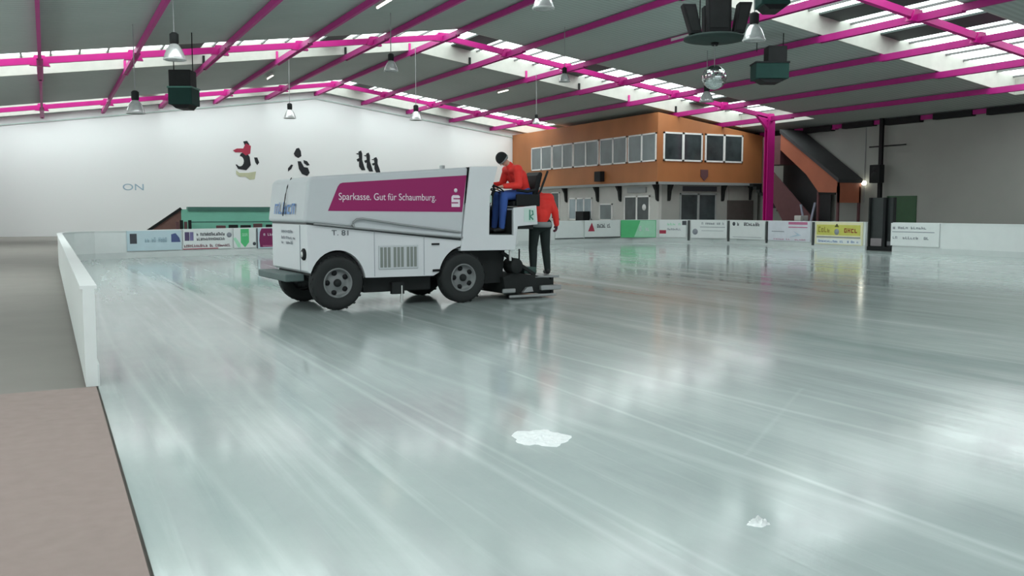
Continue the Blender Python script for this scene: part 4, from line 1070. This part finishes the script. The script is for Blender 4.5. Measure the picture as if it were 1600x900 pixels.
Jr = relJ(Jd, base)
e, hd, up, f, sd = person('driver', 'person in red jacket, blue jeans and black knit hat driving the resurfacer', Jr, [JACKET, JEANS, GREYCL, SKIN, SHOE, GLOVE],
                          MO + rotM @ Vector((base[0] * US + .14, base[1], base[2])), MA, (-1, -.15, -.35), 0, 1, bulk=1.15)
cap_shell(hd, up, f, sd, e, HATM, 'knit_hat', .25, .108, back=.55)
cap_shell(hd - up * .022, up, f, sd, e, GREYBAND, 'hat_band', .22, .107, .6)
# open front of the jacket showing grey vest
# standing person behind, on the conditioner step
pu, pv, pz = 4.08, .42, .40
Js = dict(pelvis=(0, 0, .98), chest=(.02, 0, 1.30), neck=(-.03, .02, 1.54), head=(-.08, .05, 1.67),
          sl=(-.18, 0, 1.47), sr=(.19, 0, 1.46), hl=(-.10, 0, .95), hr=(.10, 0, .95),
          el=(-.34, .12, 1.28), er=(.30, -.04, 1.20), wl=(-.36, .34, 1.20), wr=(.35, .0, .97),
          h_l=(-.38, .44, 1.18), h_r=(.36, .02, .87), palml=(.5, 0, -1), palmr=(-1, 0, 0), thumbl=1, thumbr=1, handmat=5,
          kl=(-.13, .03, .52), kr=(.13, .02, .52), al=(-.15, -.03, .10), ar=(.15, -.03, .10), tl=(-.18, .15, .045), tr=(.18, .15, .045))
PS = 0.97
Js = {k: (tuple(c * PS for c in v) if isinstance(v, tuple) and not k.startswith('palm') else v) for k, v in Js.items()}
e, hd, up, f, sd = person('rider', 'person in red jacket and dark trousers standing on the rear step of the resurfacer', Js, [JACKET, TROUSER, GREYCL, SKIN, SHOE, GLOVE],
                          MO + rotM @ Vector((pu, pv, pz)), MA - .15, (-.35, 1, -.25), 0, 1, bulk=1.22)
cap_shell(hd, up, f, sd, e, HAIR, 'hair', -.15, .104, back=.9)
# jacket hem band
MB().lathe([(.19, .88), (.215, .89), (.22, .96), (.19, .98)], (0, 0, 0), 'z', 24).build('jacket_hem', GREYBAND, e)

# ------------------------------------------------------------------ slush lumps on the ice
def slush(px, py, w, d, h, label, n=7, seed=1):
    rnd = random.Random(seed)
    g = on_plane(px, py, (0, 0, 0), (0, 0, 1)); e = tag(empty('slush_lump', (g.x, g.y, 0)), label, 'slush', 'slush lumps on the ice')
    R_ = 16; T = 12; vs = []; fs = []
    for i in range(R_ + 1):
        for k in range(T * 3):
            t = 2 * math.pi * k / (T * 3); r = i / R_
            bump = max(0, (1 - r ** 1.5)) * (0.35 + .65 * (math.sin(3 * t + seed) * .5 + .5) * (math.sin(9 * r + seed) * .5 + .5)) + rnd.uniform(-.05, .05) * (1 - r)
            edge = 1 + .14 * math.sin(2 * t + seed * 2) + .10 * math.sin(5 * t + seed) + .05 * math.sin(11 * t)
            vs.append((w / 2 * r * edge * math.cos(t), d / 2 * r * edge * math.sin(t), max(.001, h * bump * (1 + .6 * math.sin(5 * t + 14 * r) * r)) if i < R_ else .0))
    for i in range(R_):
        for k in range(T * 3): fs.append((i * T * 3 + k, i * T * 3 + (k + 1) % (T * 3), (i + 1) * T * 3 + (k + 1) % (T * 3), (i + 1) * T * 3 + k))
    mb = MB(); mb.add(vs, fs, 0, True); o = mb.build('lump', SLUSH, e, rot=-YAW)
    return e
slush(845, 684, .36, .52, .022, 'larger flat lump of white slush on the ice in the middle foreground', seed=1)
slush(1185, 818, .12, .10, .045, 'small lump of white slush on the ice at the lower right', seed=3)
